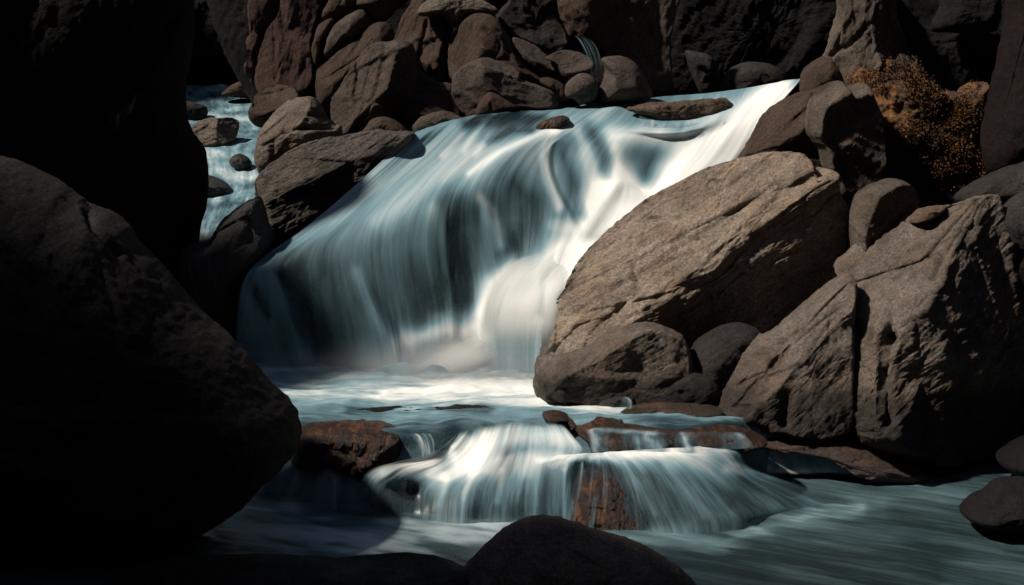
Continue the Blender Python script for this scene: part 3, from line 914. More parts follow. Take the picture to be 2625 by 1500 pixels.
# ------------------------------------------------------------------ pools and the far stream
flat("middle_pool", (-3.4, 3.0), (11.5, 15.0), pool_height, 'pool', .42, [
    (7, [(300, 130), (900, 130), (1500, 110), (1800, 130)], 60, .30), (7, [(900, 170), (1500, 190), (2000, 190), (2300, 260)], 50, .32),
    (7, [(900, 105), (1500, 95), (1800, 95)], 30, .35), (7, [(1500, 90), (1780, 100)], 40, .15), (7, [(200, 40), (1000, 50), (1500, 40)], 50, .08),
    (7, [(700, 245), (1000, 250), (1500, 250)], 36, -.42), (7, [(900, 290), (1300, 290)], 20, .15), (7, [(380, 350), (800, 370), (1300, 370)], 50, -.50),
    (7, [(420, 270), (600, 300)], 50, -.1), (7, [(1900, 220), (2200, 260)], 40, .15), (8, [(100, 300), (700, 310), (950, 340)], 30, -.3),
(7, [(150, 20), (700, 30), (1300, 25), (1800, 20)], 45, .25),
], ripple=.065, step=.02, keep=lambda x, y: (y > np.interp(x, *POOL_EDGE) - .26) & (x < 2.5),
     label="foaming blue green middle pool at the foot of the main waterfall", uvscale=1.0)
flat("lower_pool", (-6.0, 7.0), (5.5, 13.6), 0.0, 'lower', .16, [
    (7, [(-100, 900), (400, 910), (900, 940), (1400, 960), (1650, 960)], 110, .5), (7, [(520, 875), (900, 885), (1300, 920)], 16, .15),  # foam swirls, strengthened to brighten water in the boulder's shadow
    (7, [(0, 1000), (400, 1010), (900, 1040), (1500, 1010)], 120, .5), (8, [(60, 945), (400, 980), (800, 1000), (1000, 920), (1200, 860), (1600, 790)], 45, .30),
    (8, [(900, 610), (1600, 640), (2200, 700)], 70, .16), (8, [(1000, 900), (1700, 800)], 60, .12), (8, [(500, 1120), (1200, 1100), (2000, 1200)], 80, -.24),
    (7, [(-300, 900), (-100, 900)], 100, -.20), (7, [(0, 1180), (700, 1210), (1300, 1190)], 70, -.30), (8, [(1000, 1040), (2500, 1080)], 60, -.12),  # negative strokes here and above put foreground shade into the foam
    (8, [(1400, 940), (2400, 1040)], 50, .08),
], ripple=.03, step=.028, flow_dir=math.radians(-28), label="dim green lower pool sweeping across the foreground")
STREAM = [
    [(180, 690, 26.5), (560, 690, 26.5)], [(180, 760, 25), (780, 770, 25)], [(180, 850, 23.6), (800, 850, 23.6)], [(180, 930, 22.6), (820, 930, 22.6)], [(200, 1010, 21.5), (860, 1030, 21.5)],
    [(220, 1110, 20.4), (870, 1110, 20.4)], [(240, 1210, 19.5), (850, 1210, 19.5)], [(250, 1330, 18.5), (880, 1330, 18.5)], [(250, 1480, 17.6), (900, 1470, 17.6)],
    [(250, 1620, 16.9), (860, 1600, 16.9)], [(250, 1800, 16.3), (760, 1750, 16.3)], [(250, 1960, 15.9), (640, 1900, 15.9)],
]
A = np.array([[at(*src(1, [(x, y)])[0], Y) for x, y, Y in r] for r in STREAM])
A = np.stack([A[:, 0] * (1 - f) + A[:, 1] * f for f in np.linspace(0, 1, 6)])
sheet("stream", A, 150, 300, 'stream', .38, [
    (1, [(250, 740), (700, 790)], 50, -.15), (1, [(450, 900), (760, 920)], 24, -.25), (1, [(400, 930), (700, 960), (800, 1000)], 30, .30), (1, [(700, 1100), (560, 1220), (420, 1250)], 60, .22),
    (1, [(820, 1150), (700, 1250)], 50, .2), (1, [(500, 1350), (650, 1420), (850, 1420)], 60, .3), (1, [(600, 1100), (720, 1060)], 40, -.2), (1, [(420, 1560), (700, 1650)], 60, -.1),
], edge=(0, 0, 0, .10), lump=.06, uvs=(.7, 3.0), seed=31, kind='structure', label="pale stream rushing down between the left cliff and the boulders")

# ------------------------------------------------------------------ rocks around the fall, right bank
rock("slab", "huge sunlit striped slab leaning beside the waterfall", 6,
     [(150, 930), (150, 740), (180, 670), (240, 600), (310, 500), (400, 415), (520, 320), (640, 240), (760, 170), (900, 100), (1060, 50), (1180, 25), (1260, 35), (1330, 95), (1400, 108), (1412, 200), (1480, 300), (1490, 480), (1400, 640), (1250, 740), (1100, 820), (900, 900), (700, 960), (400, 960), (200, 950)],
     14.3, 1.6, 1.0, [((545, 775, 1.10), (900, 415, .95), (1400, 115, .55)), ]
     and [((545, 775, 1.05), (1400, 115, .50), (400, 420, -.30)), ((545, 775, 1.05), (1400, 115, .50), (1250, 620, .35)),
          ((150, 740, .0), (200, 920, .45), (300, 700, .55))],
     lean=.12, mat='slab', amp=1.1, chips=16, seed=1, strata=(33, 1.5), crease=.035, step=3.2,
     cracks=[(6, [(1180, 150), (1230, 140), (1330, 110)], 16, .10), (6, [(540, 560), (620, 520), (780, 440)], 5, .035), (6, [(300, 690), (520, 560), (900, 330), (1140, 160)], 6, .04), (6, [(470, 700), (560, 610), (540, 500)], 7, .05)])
rock("boulder", "grey boulder under the low end of the big slab, its right side black", 6,
     [(112, 1010), (125, 950), (160, 925), (200, 908), (320, 875), (430, 805), (520, 768), (620, 753), (720, 788), (770, 830), (790, 900), (800, 1010), (700, 1110), (560, 1130), (400, 1110), (300, 1090), (200, 1075), (130, 1060)],
     13.2, .75, .6, [((435, 815, .45), (300, 930, .55), (150, 960, .05)), ((435, 815, .45), (235, 1040, .55), (700, 900, .42)), ((435, 815, .45), (620, 760, .25), (600, 1000, .50))],
     mat='grey', seed=2, step=3.2, strata=(30, .6), crease=.06)
rock("boulder", "dark boulder with a thin bright rim beside the grey boulder", 6,
     [(780, 920), (800, 860), (830, 825), (900, 778), (980, 750), (1050, 763), (1095, 810), (1070, 870), (1010, 930), (970, 1000), (940, 1100), (870, 1130), (800, 1120), (775, 1000)],
     13.35, .5, .5, [((800, 870, .25), (960, 770, .25), (900, 1000, .55))], mat='dark', seed=3, strata=(30, .3))
rock("boulder", "low black stone in the shade between the rimmed boulder and the brown strip", 6,
     [(560, 1090), (620, 1030), (700, 975), (800, 955), (900, 1000), (930, 1090), (900, 1140), (700, 1140), (570, 1130)], 13.0, .35, .4, mat='dark', seed=4)
rock("boulder", "broad ribbed boulder on the right, left of the deep crack", 6,
     [(880, 1150), (900, 1090), (940, 1030), (980, 950), (1020, 880), (1080, 820), (1160, 790), (1250, 710), (1350, 630), (1420, 570), (1466, 543), (1490, 580), (1480, 700), (1470, 850), (1460, 1000), (1450, 1170), (1350, 1225), (1200, 1225), (1050, 1205), (930, 1190)],
     12.9, .85, .7, [((1020, 880, .0), (1440, 600, .25), (1250, 1050, .75)), ((1180, 1210, .55), (1300, 1190, .5), (1240, 900, .62))],
     lean=.22, mat='grey', amp=1.1, seed=5, strata=(42, 1.0), step=3.2, chips=14,
     cracks=[(6, [(1270, 720), (1200, 800), (1140, 930)], 12, .05), (6, [(1240, 760), (1220, 830), (1170, 920)], 7, .04), (6, [(1200, 1060), (1190, 1180)], 14, .06), (6, [(1040, 1120), (990, 1170)], 9, .04)])
rock("boulder", "tall pointed boulder right of the deep crack, its right half black", 6,
     [(1425, 1000), (1445, 850), (1460, 700), (1466, 548), (1520, 490), (1600, 420), (1700, 350), (1800, 300), (1950, 240), (2080, 205), (2125, 222), (2140, 300), (2200, 500), (2270, 800), (2270, 1100), (2120, 1300), (1900, 1340), (1700, 1310), (1520, 1260), (1430, 1190)],
     12.95, 1.35, 1.0, [((2075, 212, .15), (1740, 880, 1.0), (1480, 700, .10)), ((2075, 212, .15), (1740, 880, 1.0), (2160, 800, .05)),
                      ((1740, 880, 1.0), (1660, 1170, .95), (1500, 1100, .45)), ((1740, 880, 1.0), (1660, 1170, .95), (2000, 1150, .35))],
     lean=.22, mat='grey', amp=1.1, seed=6, strata=(40, 1.0), step=3.2, crease=.04, chips=12,
     cracks=[(6, [(1650, 800), (1630, 900), (1625, 1020), (1640, 1160)], 12, .13), (6, [(1860, 470), (1830, 560)], 8, .06), (6, [(1660, 640), (1650, 740), (1640, 830)], 14, .05)])
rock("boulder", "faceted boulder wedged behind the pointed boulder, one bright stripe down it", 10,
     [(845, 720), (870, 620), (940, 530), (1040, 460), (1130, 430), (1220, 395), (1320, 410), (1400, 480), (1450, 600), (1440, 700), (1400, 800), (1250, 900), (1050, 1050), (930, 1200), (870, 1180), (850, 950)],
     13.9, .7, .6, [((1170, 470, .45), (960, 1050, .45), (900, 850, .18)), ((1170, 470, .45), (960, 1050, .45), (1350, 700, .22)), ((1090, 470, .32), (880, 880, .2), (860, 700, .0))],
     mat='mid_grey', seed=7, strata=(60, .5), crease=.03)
rock("stone", "small flat stone lying on the back of the pointed boulder", 10, [(1400, 790), (1430, 730), (1500, 680), (1600, 655), (1700, 640), (1715, 660), (1650, 720), (1500, 790), (1420, 815)], 13.4, .2, .2, mat='brown', seed=8, strata=(20, .4))
rock("slab", "long dark slab sloping behind the pointed boulder at the right edge", 6, [(1925, 215), (2000, 160), (2100, 110), (2217, 50), (2300, 0), (2400, 0), (2400, 260), (2217, 230), (2130, 290), (2090, 230), (1990, 240)], 14.1, .5, .5, mat='dark', seed=9, strata=(35, 1.0), lean=.2)  # dark tone carries the right-edge light falloff in its colour
rock("boulder", "rough brown boulder at the right edge beside the pointed boulder", 6, [(2118, 320), (2150, 250), (2217, 195), (2300, 185), (2380, 300), (2350, 440), (2250, 470), (2180, 440), (2140, 390)], 13.3, .5, .5, mat='dark', seed=10, strata=(60, .6))  # brown stone coloured darker; right-edge shade put into the tone
lichen_cliff = rock("cliff", "high rock face at the right with an orange lichen crust below a dark hollow", 3,
     [(1300, 560), (1400, 470), (1480, 500), (1560, 420), (1640, 440), (1690, 385), (1730, 500), (1800, 540), (1880, 610), (1940, 720), (2000, 670), (2080, 660), (2130, 750), (2200, 640), (2260, 590), (2300, 700), (2400, 660), (2640, 800), (2700, 1150), (2300, 1330), (2000, 1400), (1700, 1400), (1400, 1400), (1300, 1200), (1280, 900)],
     15.9, .55, .8, yaw=-.35, pw=5, mat='lichen', amp=1.3, seed=11, strata=(45, .8), step=3.2, chips=6, cat='cliff', grain=3.0)


def dry_growth(parent, n=42000):
    """Brittle rust brown moss and dry leaflets standing out from the rock face: one part of it."""
    rs = np.random.RandomState(5)
    me0 = parent.data
    co = np.empty(len(me0.vertices) * 3, np.float32)
    me0.vertices.foreach_get("co", co)
    co = co.reshape(-1, 3).astype(float)
    nr = normals(me0)
    w = co + np.array(parent.location)
    ok = (nr[:, 1] < -.05) & (fbm(w / .55 + 4, 3) + .35 * fbm(w / .15, 2) > -.06)
    idx = rs.choice(np.nonzero(ok)[0], n)
    p = co[idx] + rs.normal(size=(n, 3)) * .012 + nr[idx] * rs.uniform(0, .035, (n, 1))
    d = nr[idx] + rs.normal(size=(n, 3)) * .7 + np.array([0, 0, .3])
    d /= np.linalg.norm(d, axis=1)[:, None]
    t = np.cross(d, rs.normal(size=(n, 3)))
    t /= np.linalg.norm(t, axis=1)[:, None]
    L = rs.uniform(.012, .034, (n, 1))
    Wd = L * rs.uniform(.18, .45, (n, 1))
    v = np.stack([p - t * Wd * .4, p + d * L * .5 - t * Wd, p + d * L, p + d * L * .5 + t * Wd], 1).reshape(-1, 3)
    me = quad_mesh("dry_moss", v, np.arange(n * 4).reshape(n, 4))
    me.materials.append(M['lichen'])
    o = bpy.data.objects.new("dry_moss", me)
    COL.objects.link(o)
    o.parent = parent
    o["kind"] = 'stuff'
    o["label"] = "rust brown dry moss bristling from the rock face"


dry_growth(lichen_cliff)
rock("cliff", "black overhanging wall of the hollow at the top right", 3, [(1450, -250), (2700, -250), (2750, 300), (2700, 760), (2400, 800), (1900, 760), (1560, 560), (1500, 300)], 16.9, .8, 1.5, mat='black', amp=1.2, seed=12, strata=(80, 1.0), step=6, cat='cliff')
rock("ledge", "square grey block of stone hanging in the top right hollow", 3, [(1900, 200), (1950, 60), (2000, -60), (2300, -80), (2360, 20), (2340, 180), (2300, 225), (2150, 232), (1990, 225)], 15.9, .45, .4, mat='black', amp=1.3, seed=13, strata=(10, .8))  # grey stone given black; the corner's dimness is put into the colour
rock("pillar", "tall smooth stone pillar cut off by the top right corner", 3, [(2440, 250), (2480, 80), (2510, -120), (2800, -120), (2850, 500), (2800, 1100), (2560, 1150), (2330, 1220), (2270, 1050), (2315, 850), (2365, 640), (2400, 450)], 14.6, .75, .7, [((2440, 250, .1), (2330, 1000, .15), (2600, 600, .7))], mat='cliff', seed=14, strata=(75, .6), cat='cliff')  # near-black colour holds the light falloff towards the right edge
rock("pillar", "upright stone pillar above the waterfall lip, sunlit down its left side", 3,
     [(1150, 410), (1175, 330), (1198, 220), (1238, 130), (1258, 40), (1290, -80), (1620, -80), (1625, 120), (1690, 290), (1695, 380), (1640, 440), (1540, 500), (1400, 600), (1260, 660), (1225, 585), (1195, 500)],
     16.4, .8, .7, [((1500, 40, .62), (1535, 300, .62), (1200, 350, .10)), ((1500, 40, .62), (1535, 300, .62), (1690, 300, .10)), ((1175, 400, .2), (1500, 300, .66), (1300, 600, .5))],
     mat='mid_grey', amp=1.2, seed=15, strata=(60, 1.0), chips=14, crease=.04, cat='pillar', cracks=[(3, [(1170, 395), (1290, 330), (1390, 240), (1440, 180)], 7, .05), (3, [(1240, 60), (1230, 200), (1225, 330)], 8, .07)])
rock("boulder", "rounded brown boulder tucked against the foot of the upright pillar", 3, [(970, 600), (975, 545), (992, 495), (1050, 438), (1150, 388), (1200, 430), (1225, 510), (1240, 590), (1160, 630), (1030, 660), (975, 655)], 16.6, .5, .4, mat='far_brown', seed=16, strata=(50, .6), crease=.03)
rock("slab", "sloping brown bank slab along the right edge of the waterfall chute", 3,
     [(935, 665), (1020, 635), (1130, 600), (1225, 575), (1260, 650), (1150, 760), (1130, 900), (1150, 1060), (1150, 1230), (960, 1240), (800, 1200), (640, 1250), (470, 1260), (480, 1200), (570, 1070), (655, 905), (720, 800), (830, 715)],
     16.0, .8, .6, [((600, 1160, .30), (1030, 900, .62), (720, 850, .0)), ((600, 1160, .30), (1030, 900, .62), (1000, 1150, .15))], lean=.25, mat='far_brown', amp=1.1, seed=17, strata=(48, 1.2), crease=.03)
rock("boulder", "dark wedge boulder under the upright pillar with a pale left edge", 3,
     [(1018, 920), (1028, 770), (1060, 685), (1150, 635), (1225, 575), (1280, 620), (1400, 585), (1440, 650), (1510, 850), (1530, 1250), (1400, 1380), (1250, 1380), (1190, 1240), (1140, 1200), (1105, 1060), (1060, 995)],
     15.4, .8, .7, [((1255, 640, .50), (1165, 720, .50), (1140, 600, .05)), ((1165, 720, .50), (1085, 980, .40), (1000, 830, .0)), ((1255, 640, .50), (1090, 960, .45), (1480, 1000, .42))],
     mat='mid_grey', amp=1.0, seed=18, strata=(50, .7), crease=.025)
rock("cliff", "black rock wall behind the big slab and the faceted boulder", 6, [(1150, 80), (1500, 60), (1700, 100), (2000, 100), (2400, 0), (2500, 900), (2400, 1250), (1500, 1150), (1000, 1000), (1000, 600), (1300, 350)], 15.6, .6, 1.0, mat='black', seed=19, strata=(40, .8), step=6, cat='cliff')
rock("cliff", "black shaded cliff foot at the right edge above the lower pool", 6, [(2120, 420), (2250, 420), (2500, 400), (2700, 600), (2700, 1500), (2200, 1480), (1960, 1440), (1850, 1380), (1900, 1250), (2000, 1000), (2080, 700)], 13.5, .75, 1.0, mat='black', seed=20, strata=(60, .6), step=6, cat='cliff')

# ledges and shelves round the cascades
rock("stone", "flat reddish stone strip at the water edge under the ribbed boulder", 11, [(608, 380), (650, 345), (740, 315), (860, 300), (1000, 296), (1110, 306), (1220, 305), (1330, 320), (1460, 330), (1480, 420), (1350, 435), (1100, 425), (850, 415), (680, 412)], 12.5, .18, .3, pw=4.5, mat='shelf', seed=21, strata=(5, .8), cracks=[(11, [(930, 320), (940, 400)], 8, .02)])
rock("ledge", "glossy dark ledge with a rust brown shoulder behind the pale stone", 11, [(250, 490), (330, 465), (420, 420), (520, 425), (700, 450), (900, 470), (1040, 480), (1110, 520), (1200, 620), (1210, 690), (900, 710), (500, 700), (380, 680), (330, 560)], 12.1, .42, .35, [((500, 440, .0), (1000, 485, .1), (700, 560, .30))], pw=4.5, mat='rust', seed=22, strata=(-10, .8), amp=1.3)
rock("ledge", "ragged brown ledge with a wet rim at the foot of the ribbed boulder", 11, [(1090, 510), (1160, 490), (1300, 480), (1450, 480), (1600, 490), (1740, 530), (1830, 580), (1700, 625), (1400, 630), (1270, 640), (1180, 600)], 12.05, .32, .3, pw=4.5, mat='rust', seed=23, strata=(10, .8))
rock("stone", "pale wedge of stone sitting in the water on the dark ledge", 11, [(508, 640), (520, 595), (550, 572), (600, 585), (650, 610), (690, 635), (730, 665), (620, 680), (520, 670)], 11.75, .14, .14, mat='slab', seed=24, strata=(10, .2), step=2.5)
rock("shelf", "flat brown rock shelf running to the right below the ribbed boulder", 8, [(760, 340), (800, 315), (1000, 340), (1150, 350), (1300, 352), (1400, 355), (1500, 368), (1600, 425), (1750, 505), (1900, 560), (2000, 615), (1900, 650), (1700, 640), (1600, 618), (1500, 560), (1400, 490), (1300, 440), (1100, 425), (900, 400)], 12.5, .3, .7, lean=.9, mat='shelf', seed=25, strata=(-10, 1.0), amp=1.2)
rock("rock", "orange and black streaked wet rock in the middle of the lower cascade", 7, [(1985, 960), (1990, 800), (2002, 680), (2030, 575), (2100, 532), (2190, 525), (2260, 532), (2310, 580), (2370, 690), (2430, 850), (2460, 960), (2300, 1000), (2100, 1000)], 11.22, .27, .3, lean=1.25, mat='rust', seed=26, strata=(85, 1.0), amp=1.2, step=3)
rock("ledge", "dark red ledge standing out of the water left of the white fan", 12, [(60, 620), (80, 500), (150, 462), (300, 448), (500, 448), (650, 462), (740, 500), (775, 560), (745, 645), (660, 700), (560, 750), (480, 800), (330, 790), (270, 720), (150, 680), (80, 660)], 12.0, .34, .4, mat='rust', seed=27, strata=(88, 1.0), amp=1.0, pw=5, step=3)
rock("stone", "small orange topped stone breaking the lip of the white fan", 7, [(1830, 270), (1860, 250), (1930, 255), (1990, 278), (2040, 315), (2045, 350), (1960, 350), (1890, 330)], 12.3, .15, .2, pw=4.5, mat='rust', seed=28, strata=(-20, .5), step=2.5)
rock("shelf", "low black rock bar lying across the middle pool", 7, [(690, 245), (800, 228), (1000, 232), (1200, 225), (1450, 212), (1600, 235), (1720, 268), (1650, 300), (1450, 295), (1200, 300), (900, 280), (740, 265)], 12.66, .16, .2, mat='black', seed=29, strata=(5, .6), amp=1.2)
rock("stone", "small black stone the tiny trickle drips over", 8, [(65, 190), (85, 160), (125, 142), (200, 136), (280, 148), (300, 190), (290, 225), (200, 235), (100, 215)], 12.8, .10, .2, mat='wet', seed=30)
rock("rock", "brown mossy rock breaking the lip of the waterfall", 5, [(1215, 75), (1280, 50), (1380, 38), (1500, 34), (1700, 18), (1850, 6), (1910, 28), (1935, 62), (1905, 115), (1830, 150), (1700, 172), (1560, 165), (1440, 182), (1390, 155), (1330, 118), (1260, 105)], 17.0, .25, .4, mat='brown', seed=31, strata=(8, .8), amp=2.2, step=3)
rock("rock", "smooth red rock just above the waterfall crest", 5, [(530, 250), (600, 185), (700, 138), (780, 122), (822, 148), (808, 185), (700, 215), (600, 240)], 16.62, .15, .3, mat='rust', seed=32, strata=(20, .3), amp=.6, step=3)
rock("stone", "tiny green mossy lump on the upper edge of the big slab", 5, [(1005, 1040), (1030, 1000), (1065, 970), (1110, 945), (1140, 960), (1110, 1000), (1060, 1050)], 14.75, .10, .1, mat='wet', seed=33, step=2)

# ------------------------------------------------------------------ left bank
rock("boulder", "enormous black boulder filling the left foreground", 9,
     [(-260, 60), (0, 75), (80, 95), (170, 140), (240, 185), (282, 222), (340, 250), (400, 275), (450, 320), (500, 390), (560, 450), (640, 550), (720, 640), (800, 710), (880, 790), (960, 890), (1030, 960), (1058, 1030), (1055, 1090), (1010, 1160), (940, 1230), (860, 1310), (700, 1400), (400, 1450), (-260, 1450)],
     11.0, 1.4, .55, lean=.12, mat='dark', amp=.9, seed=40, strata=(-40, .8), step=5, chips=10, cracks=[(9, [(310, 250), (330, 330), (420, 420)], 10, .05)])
rock("cliff", "sheer black cliff with reddish streaks on the left side", 9,
     [(-700, -560), (300, -600), (640, -600), (690, -420), (660, -200), (668, -60), (695, 0), (725, 50), (737, 150), (727, 250), (702, 330), (692, 440), (672, 510), (640, 560), (560, 680), (300, 800), (-300, 900), (-700, 700)],
     14.7, .55, .4, mat='cliff', amp=.8, yaw=.3, pw=7, seed=41, strata=(88, 1.2), step=6, cat='cliff', chips=14)
rock("rock", "wet black rock face below the striped slab, left of the waterfall", 4, [(-20, 700), (40, 610), (120, 550), (210, 500), (250, 600), (290, 690), (250, 780), (200, 860), (150, 950), (125, 1080), (90, 1250), (0, 1300), (-80, 1200), (-160, 900), (-150, 760)], 15.0, .5, .8, mat='wet', seed=42, strata=(40, 1.2))
rock("slab", "long rounded slab with fine stripes left of the waterfall crest", 4,
     [(203, 430), (228, 380), (280, 330), (350, 280), (450, 230), (560, 203), (680, 180), (800, 167), (900, 170), (990, 178), (965, 225), (905, 285), (830, 350), (740, 425), (640, 505), (540, 575), (440, 645), (340, 700), (270, 700), (240, 610), (212, 520)],
     16.15, .5, .6, [((250, 480, .28), (900, 200, .2), (500, 215, .0)), ((250, 480, .32), (900, 200, .24), (500, 560, .26))], mat='log', amp=.9, seed=43, strata=(28, 1.6), step=3, chips=6)
rock("boulder", "banded grey boulder above the striped slab", 1,
     [(812, 1300), (815, 1200), (830, 1100), (880, 1000), (950, 900), (1050, 820), (1150, 793), (1270, 793), (1330, 850), (1380, 935), (1450, 1000), (1510, 1030), (1500, 1120), (1380, 1160), (1250, 1210), (1100, 1260), (960, 1330), (900, 1400), (850, 1400)],
     16.9, .6, .5, [((830, 1150, .2), (1250, 810, .2), (1150, 1000, .52))], mat='banded', seed=44, strata=(8, 1.6), step=3, cracks=[(1, [(870, 1170), (1000, 1080), (1200, 1040), (1450, 1040)], 5, .05), (1, [(940, 1130), (950, 1280)], 5, .05), (1, [(1130, 930), (1300, 930), (1400, 960)], 5, .04)])
rock("boulder", "rounded brown boulder at the stream bend with a dark hollow", 1, [(758, 920), (775, 860), (792, 800), (850, 720), (920, 693), (1040, 690), (1120, 728), (1165, 790), (1090, 850), (1000, 920), (900, 1020), (830, 1030), (780, 990)], 18.6, .5, .4, [((800, 800, .1), (1150, 770, .1), (900, 900, .40))], mat='far_brown', seed=45, strata=(5, .6), step=3, cracks=[(1, [(800, 840), (900, 825), (1000, 830)], 10, .05)])
rock("stone", "flat brown stone at the far edge of the stream", 1, [(535, 770), (570, 730), (620, 688), (680, 660), (760, 656), (812, 680), (820, 780), (720, 795), (600, 785)], 24.0, .4, .4, mat='far_brown', seed=46, step=2.5)
rock("stone", "mossy ochre boulder standing in the stream", 1, [(285, 1060), (330, 1000), (400, 965), (500, 957), (600, 958), (655, 1000), (655, 1090), (610, 1160), (520, 1210), (400, 1220), (330, 1160), (300, 1110)], 20.0, .5, .4, [((330, 1000, .1), (480, 960, .1), (450, 1180, .45)), ((480, 960, .15), (520, 1200, .4), (650, 1080, .0))], mat='banded', seed=47, step=2.5)
rock("stone", "grey stone in the stream against the left cliff", 1, [(220, 830), (280, 825), (340, 840), (410, 875), (400, 960), (330, 1020), (270, 1000), (230, 930)], 22.3, .3, .3, mat='dark', seed=48, step=2.5)
rock("stone", "small dark stone awash in the lower stream", 1, [(598, 1300), (630, 1262), (680, 1248), (745, 1285), (775, 1335), (735, 1375), (650, 1370), (610, 1335)], 18.3, .22, .2, mat='wet', seed=49, step=2)
rock("stone", "black stone in the stream beside the cliff corner", 9, [(715, 140), (760, 145), (800, 165), (820, 195), (790, 220), (740, 228), (700, 200)], 17.2, .3, .3, mat='wet', seed=50, step=2.5)

# ------------------------------------------------------------------ boulder pile at the back
rock("pillar", "narrow reddish column at the far left of the boulder pile", 1, [(790, -120), (1000, -120), (1000, 110), (945, 200), (885, 320), (855, 500), (850, 700), (800, 730), (780, 600), (795, 400), (775, 200)], 21.5, .6, .5, mat='far_red', seed=51, strata=(85, .8), cat='pillar')
rock("boulder", "tall smooth reddish boulder at the left of the pile", 1, [(1060, -80), (1380, -80), (1360, 100), (1310, 250), (1300, 420), (1330, 560), (1330, 720), (1250, 810), (1100, 800), (900, 780), (800, 700), (802, 580), (840, 420), (900, 270), (950, 190), (1010, 100)], 20.6, .9, .7, [((950, 200, .2), (980, 400, .35), (830, 500, .0)), ((980, 240, .45), (970, 650, .50), (1300, 400, .5))], mat='far_red', seed=52, strata=(80, .9), amp=1.1)
rock("stone", "small knob of reddish stone stuck on the far left column", 1, [(738, 340), (750, 290), (790, 265), (835, 285), (840, 340), (815, 370), (830, 520), (800, 640), (730, 620), (720, 540), (770, 480), (765, 380)], 21.0, .25, .3, mat='far_red', seed=53, step=2.5)
rock("stone", "rough narrow stone between the tall reddish boulder and the leaning oval one", 1, [(1270, 400), (1290, 330), (1330, 200), (1430, 150), (1440, 240), (1380, 340), (1350, 470), (1310, 540), (1280, 480)], 20.0, .4, .4, mat='far_brown', seed=54)
rock("boulder", "smooth oval boulder leaning to the right near the top of the pile", 1, [(1368, 450), (1380, 380), (1400, 310), (1470, 190), (1600, 100), (1690, 78), (1745, 150), (1735, 230), (1650, 315), (1510, 405), (1420, 480)], 19.9, .55, .5, mat='far_grey', seed=55, strata=(45, .4))
rock("boulder", "long curved boulder under the leaning oval one", 1, [(1305, 600), (1320, 560), (1390, 500), (1500, 405), (1640, 318), (1740, 215), (1850, 175), (1930, 250), (1930, 360), (1780, 400), (1690, 480), (1600, 620), (1520, 740), (1450, 890), (1330, 900), (1300, 740)], 19.6, .6, .5, [((1330, 570, .2), (1700, 290, .25), (1600, 500, .5))], mat='far_brown', seed=56, strata=(40, .6))
rock("boulder", "dark boulder at the top edge above the leaning oval one", 1, [(1630, 30), (1700, -60), (1980, -60), (1950, 60), (1900, 130), (1825, 192), (1745, 155), (1690, 85)], 20.0, .5, .5, mat='far_grey', seed=57)
rock("boulder", "ridged boulder at the top edge left of the leaning oval one", 1, [(1350, 130), (1400, 20), (1450, -80), (1640, -80), (1660, 60), (1600, 110), (1480, 190), (1380, 175)], 20.4, .5, .5, mat='far_brown', seed=58, strata=(60, .8))
rock("boulder", "leaf shaped boulder with a lit face and a sharp right ridge", 1, [(1410, 880), (1430, 790), (1500, 695), (1590, 550), (1650, 460), (1720, 388), (1800, 348), (1890, 340), (1962, 324), (2060, 345), (2100, 450), (2120, 700), (2080, 1000), (1950, 1080), (1700, 1080), (1500, 1080), (1430, 990)], 18.2, .8, .6,
     [((1955, 380, .50), (1870, 720, .62), (1560, 620, .05)), ((1955, 380, .50), (1870, 720, .62), (2110, 700, .30)), ((1870, 720, .62), (1690, 830, .55), (1650, 1050, .25)), ((1690, 830, .55), (1500, 720, .08), (1450, 950, .0))], mat='far_grey', seed=59, strata=(40, .6), crease=.02, step=3)
rock("boulder", "saddle shaped dark boulder right of the leaf shaped one", 1, [(2020, 420), (2065, 450), (2100, 510), (2180, 600), (2290, 665), (2400, 685), (2440, 790), (2560, 960), (2500, 1030), (2200, 1060), (1980, 1040), (1960, 700)], 18.4, .75, .6, [((2080, 470, .1), (2290, 660, .25), (2200, 900, .65))], mat='far_brown', seed=60, strata=(-40, .6), step=3)
rock("boulder", "rough topped boulder at the top centre of the pile", 1, [(1940, 350), (1955, 250), (1995, 150), (2050, 60), (2130, -60), (2320, -60), (2330, 60), (2400, 130), (2400, 300), (2370, 450), (2350, 650), (2290, 670), (2170, 560), (2080, 440)], 19.2, .7, .6, [((2250, 120, .3), (2230, 450, .5), (1980, 250, .0))], mat='far_brown', seed=61, strata=(60, .6), amp=1.3)
rock("boulder", "lichen speckled grey cap stone at the top centre edge", 2, [(225, 110), (290, 20), (400, -50), (600, -50), (790, 20), (885, 100), (800, 130), (650, 140), (570, 215), (490, 200), (430, 120), (320, 125)], 18.8, .45, .4, mat='banded', seed=62, amp=1.6, strata=(20, .8))
rock("boulder", "smooth domed brown boulder at the centre of the pile", 2, [(478, 600), (468, 400), (495, 290), (560, 205), (650, 128), (740, 105), (830, 128), (895, 190), (945, 260), (1010, 370), (1090, 480), (1190, 590), (1320, 700), (1250, 760), (1050, 700), (900, 620), (700, 640), (540, 660)], 18.6, .8, .6, [((640, 160, .35), (600, 560, .45), (480, 400, .0))], mat='far_brown', seed=63, strata=(40, .3), amp=.9)
rock("boulder", "dark angular boulder at the top edge right of the cap stone", 2, [(860, 130), (950, 20), (1000, -60), (1300, -60), (1340, 140), (1430, 260), (1450, 410), (1320, 460), (1240, 440), (1170, 390), (1040, 330), (930, 250)], 19.3, .7, .6, [((980, 30, .3), (1080, 320, .4), (1400, 300, .3))], mat='dark', seed=64, strata=(-40, .7), amp=1.2)
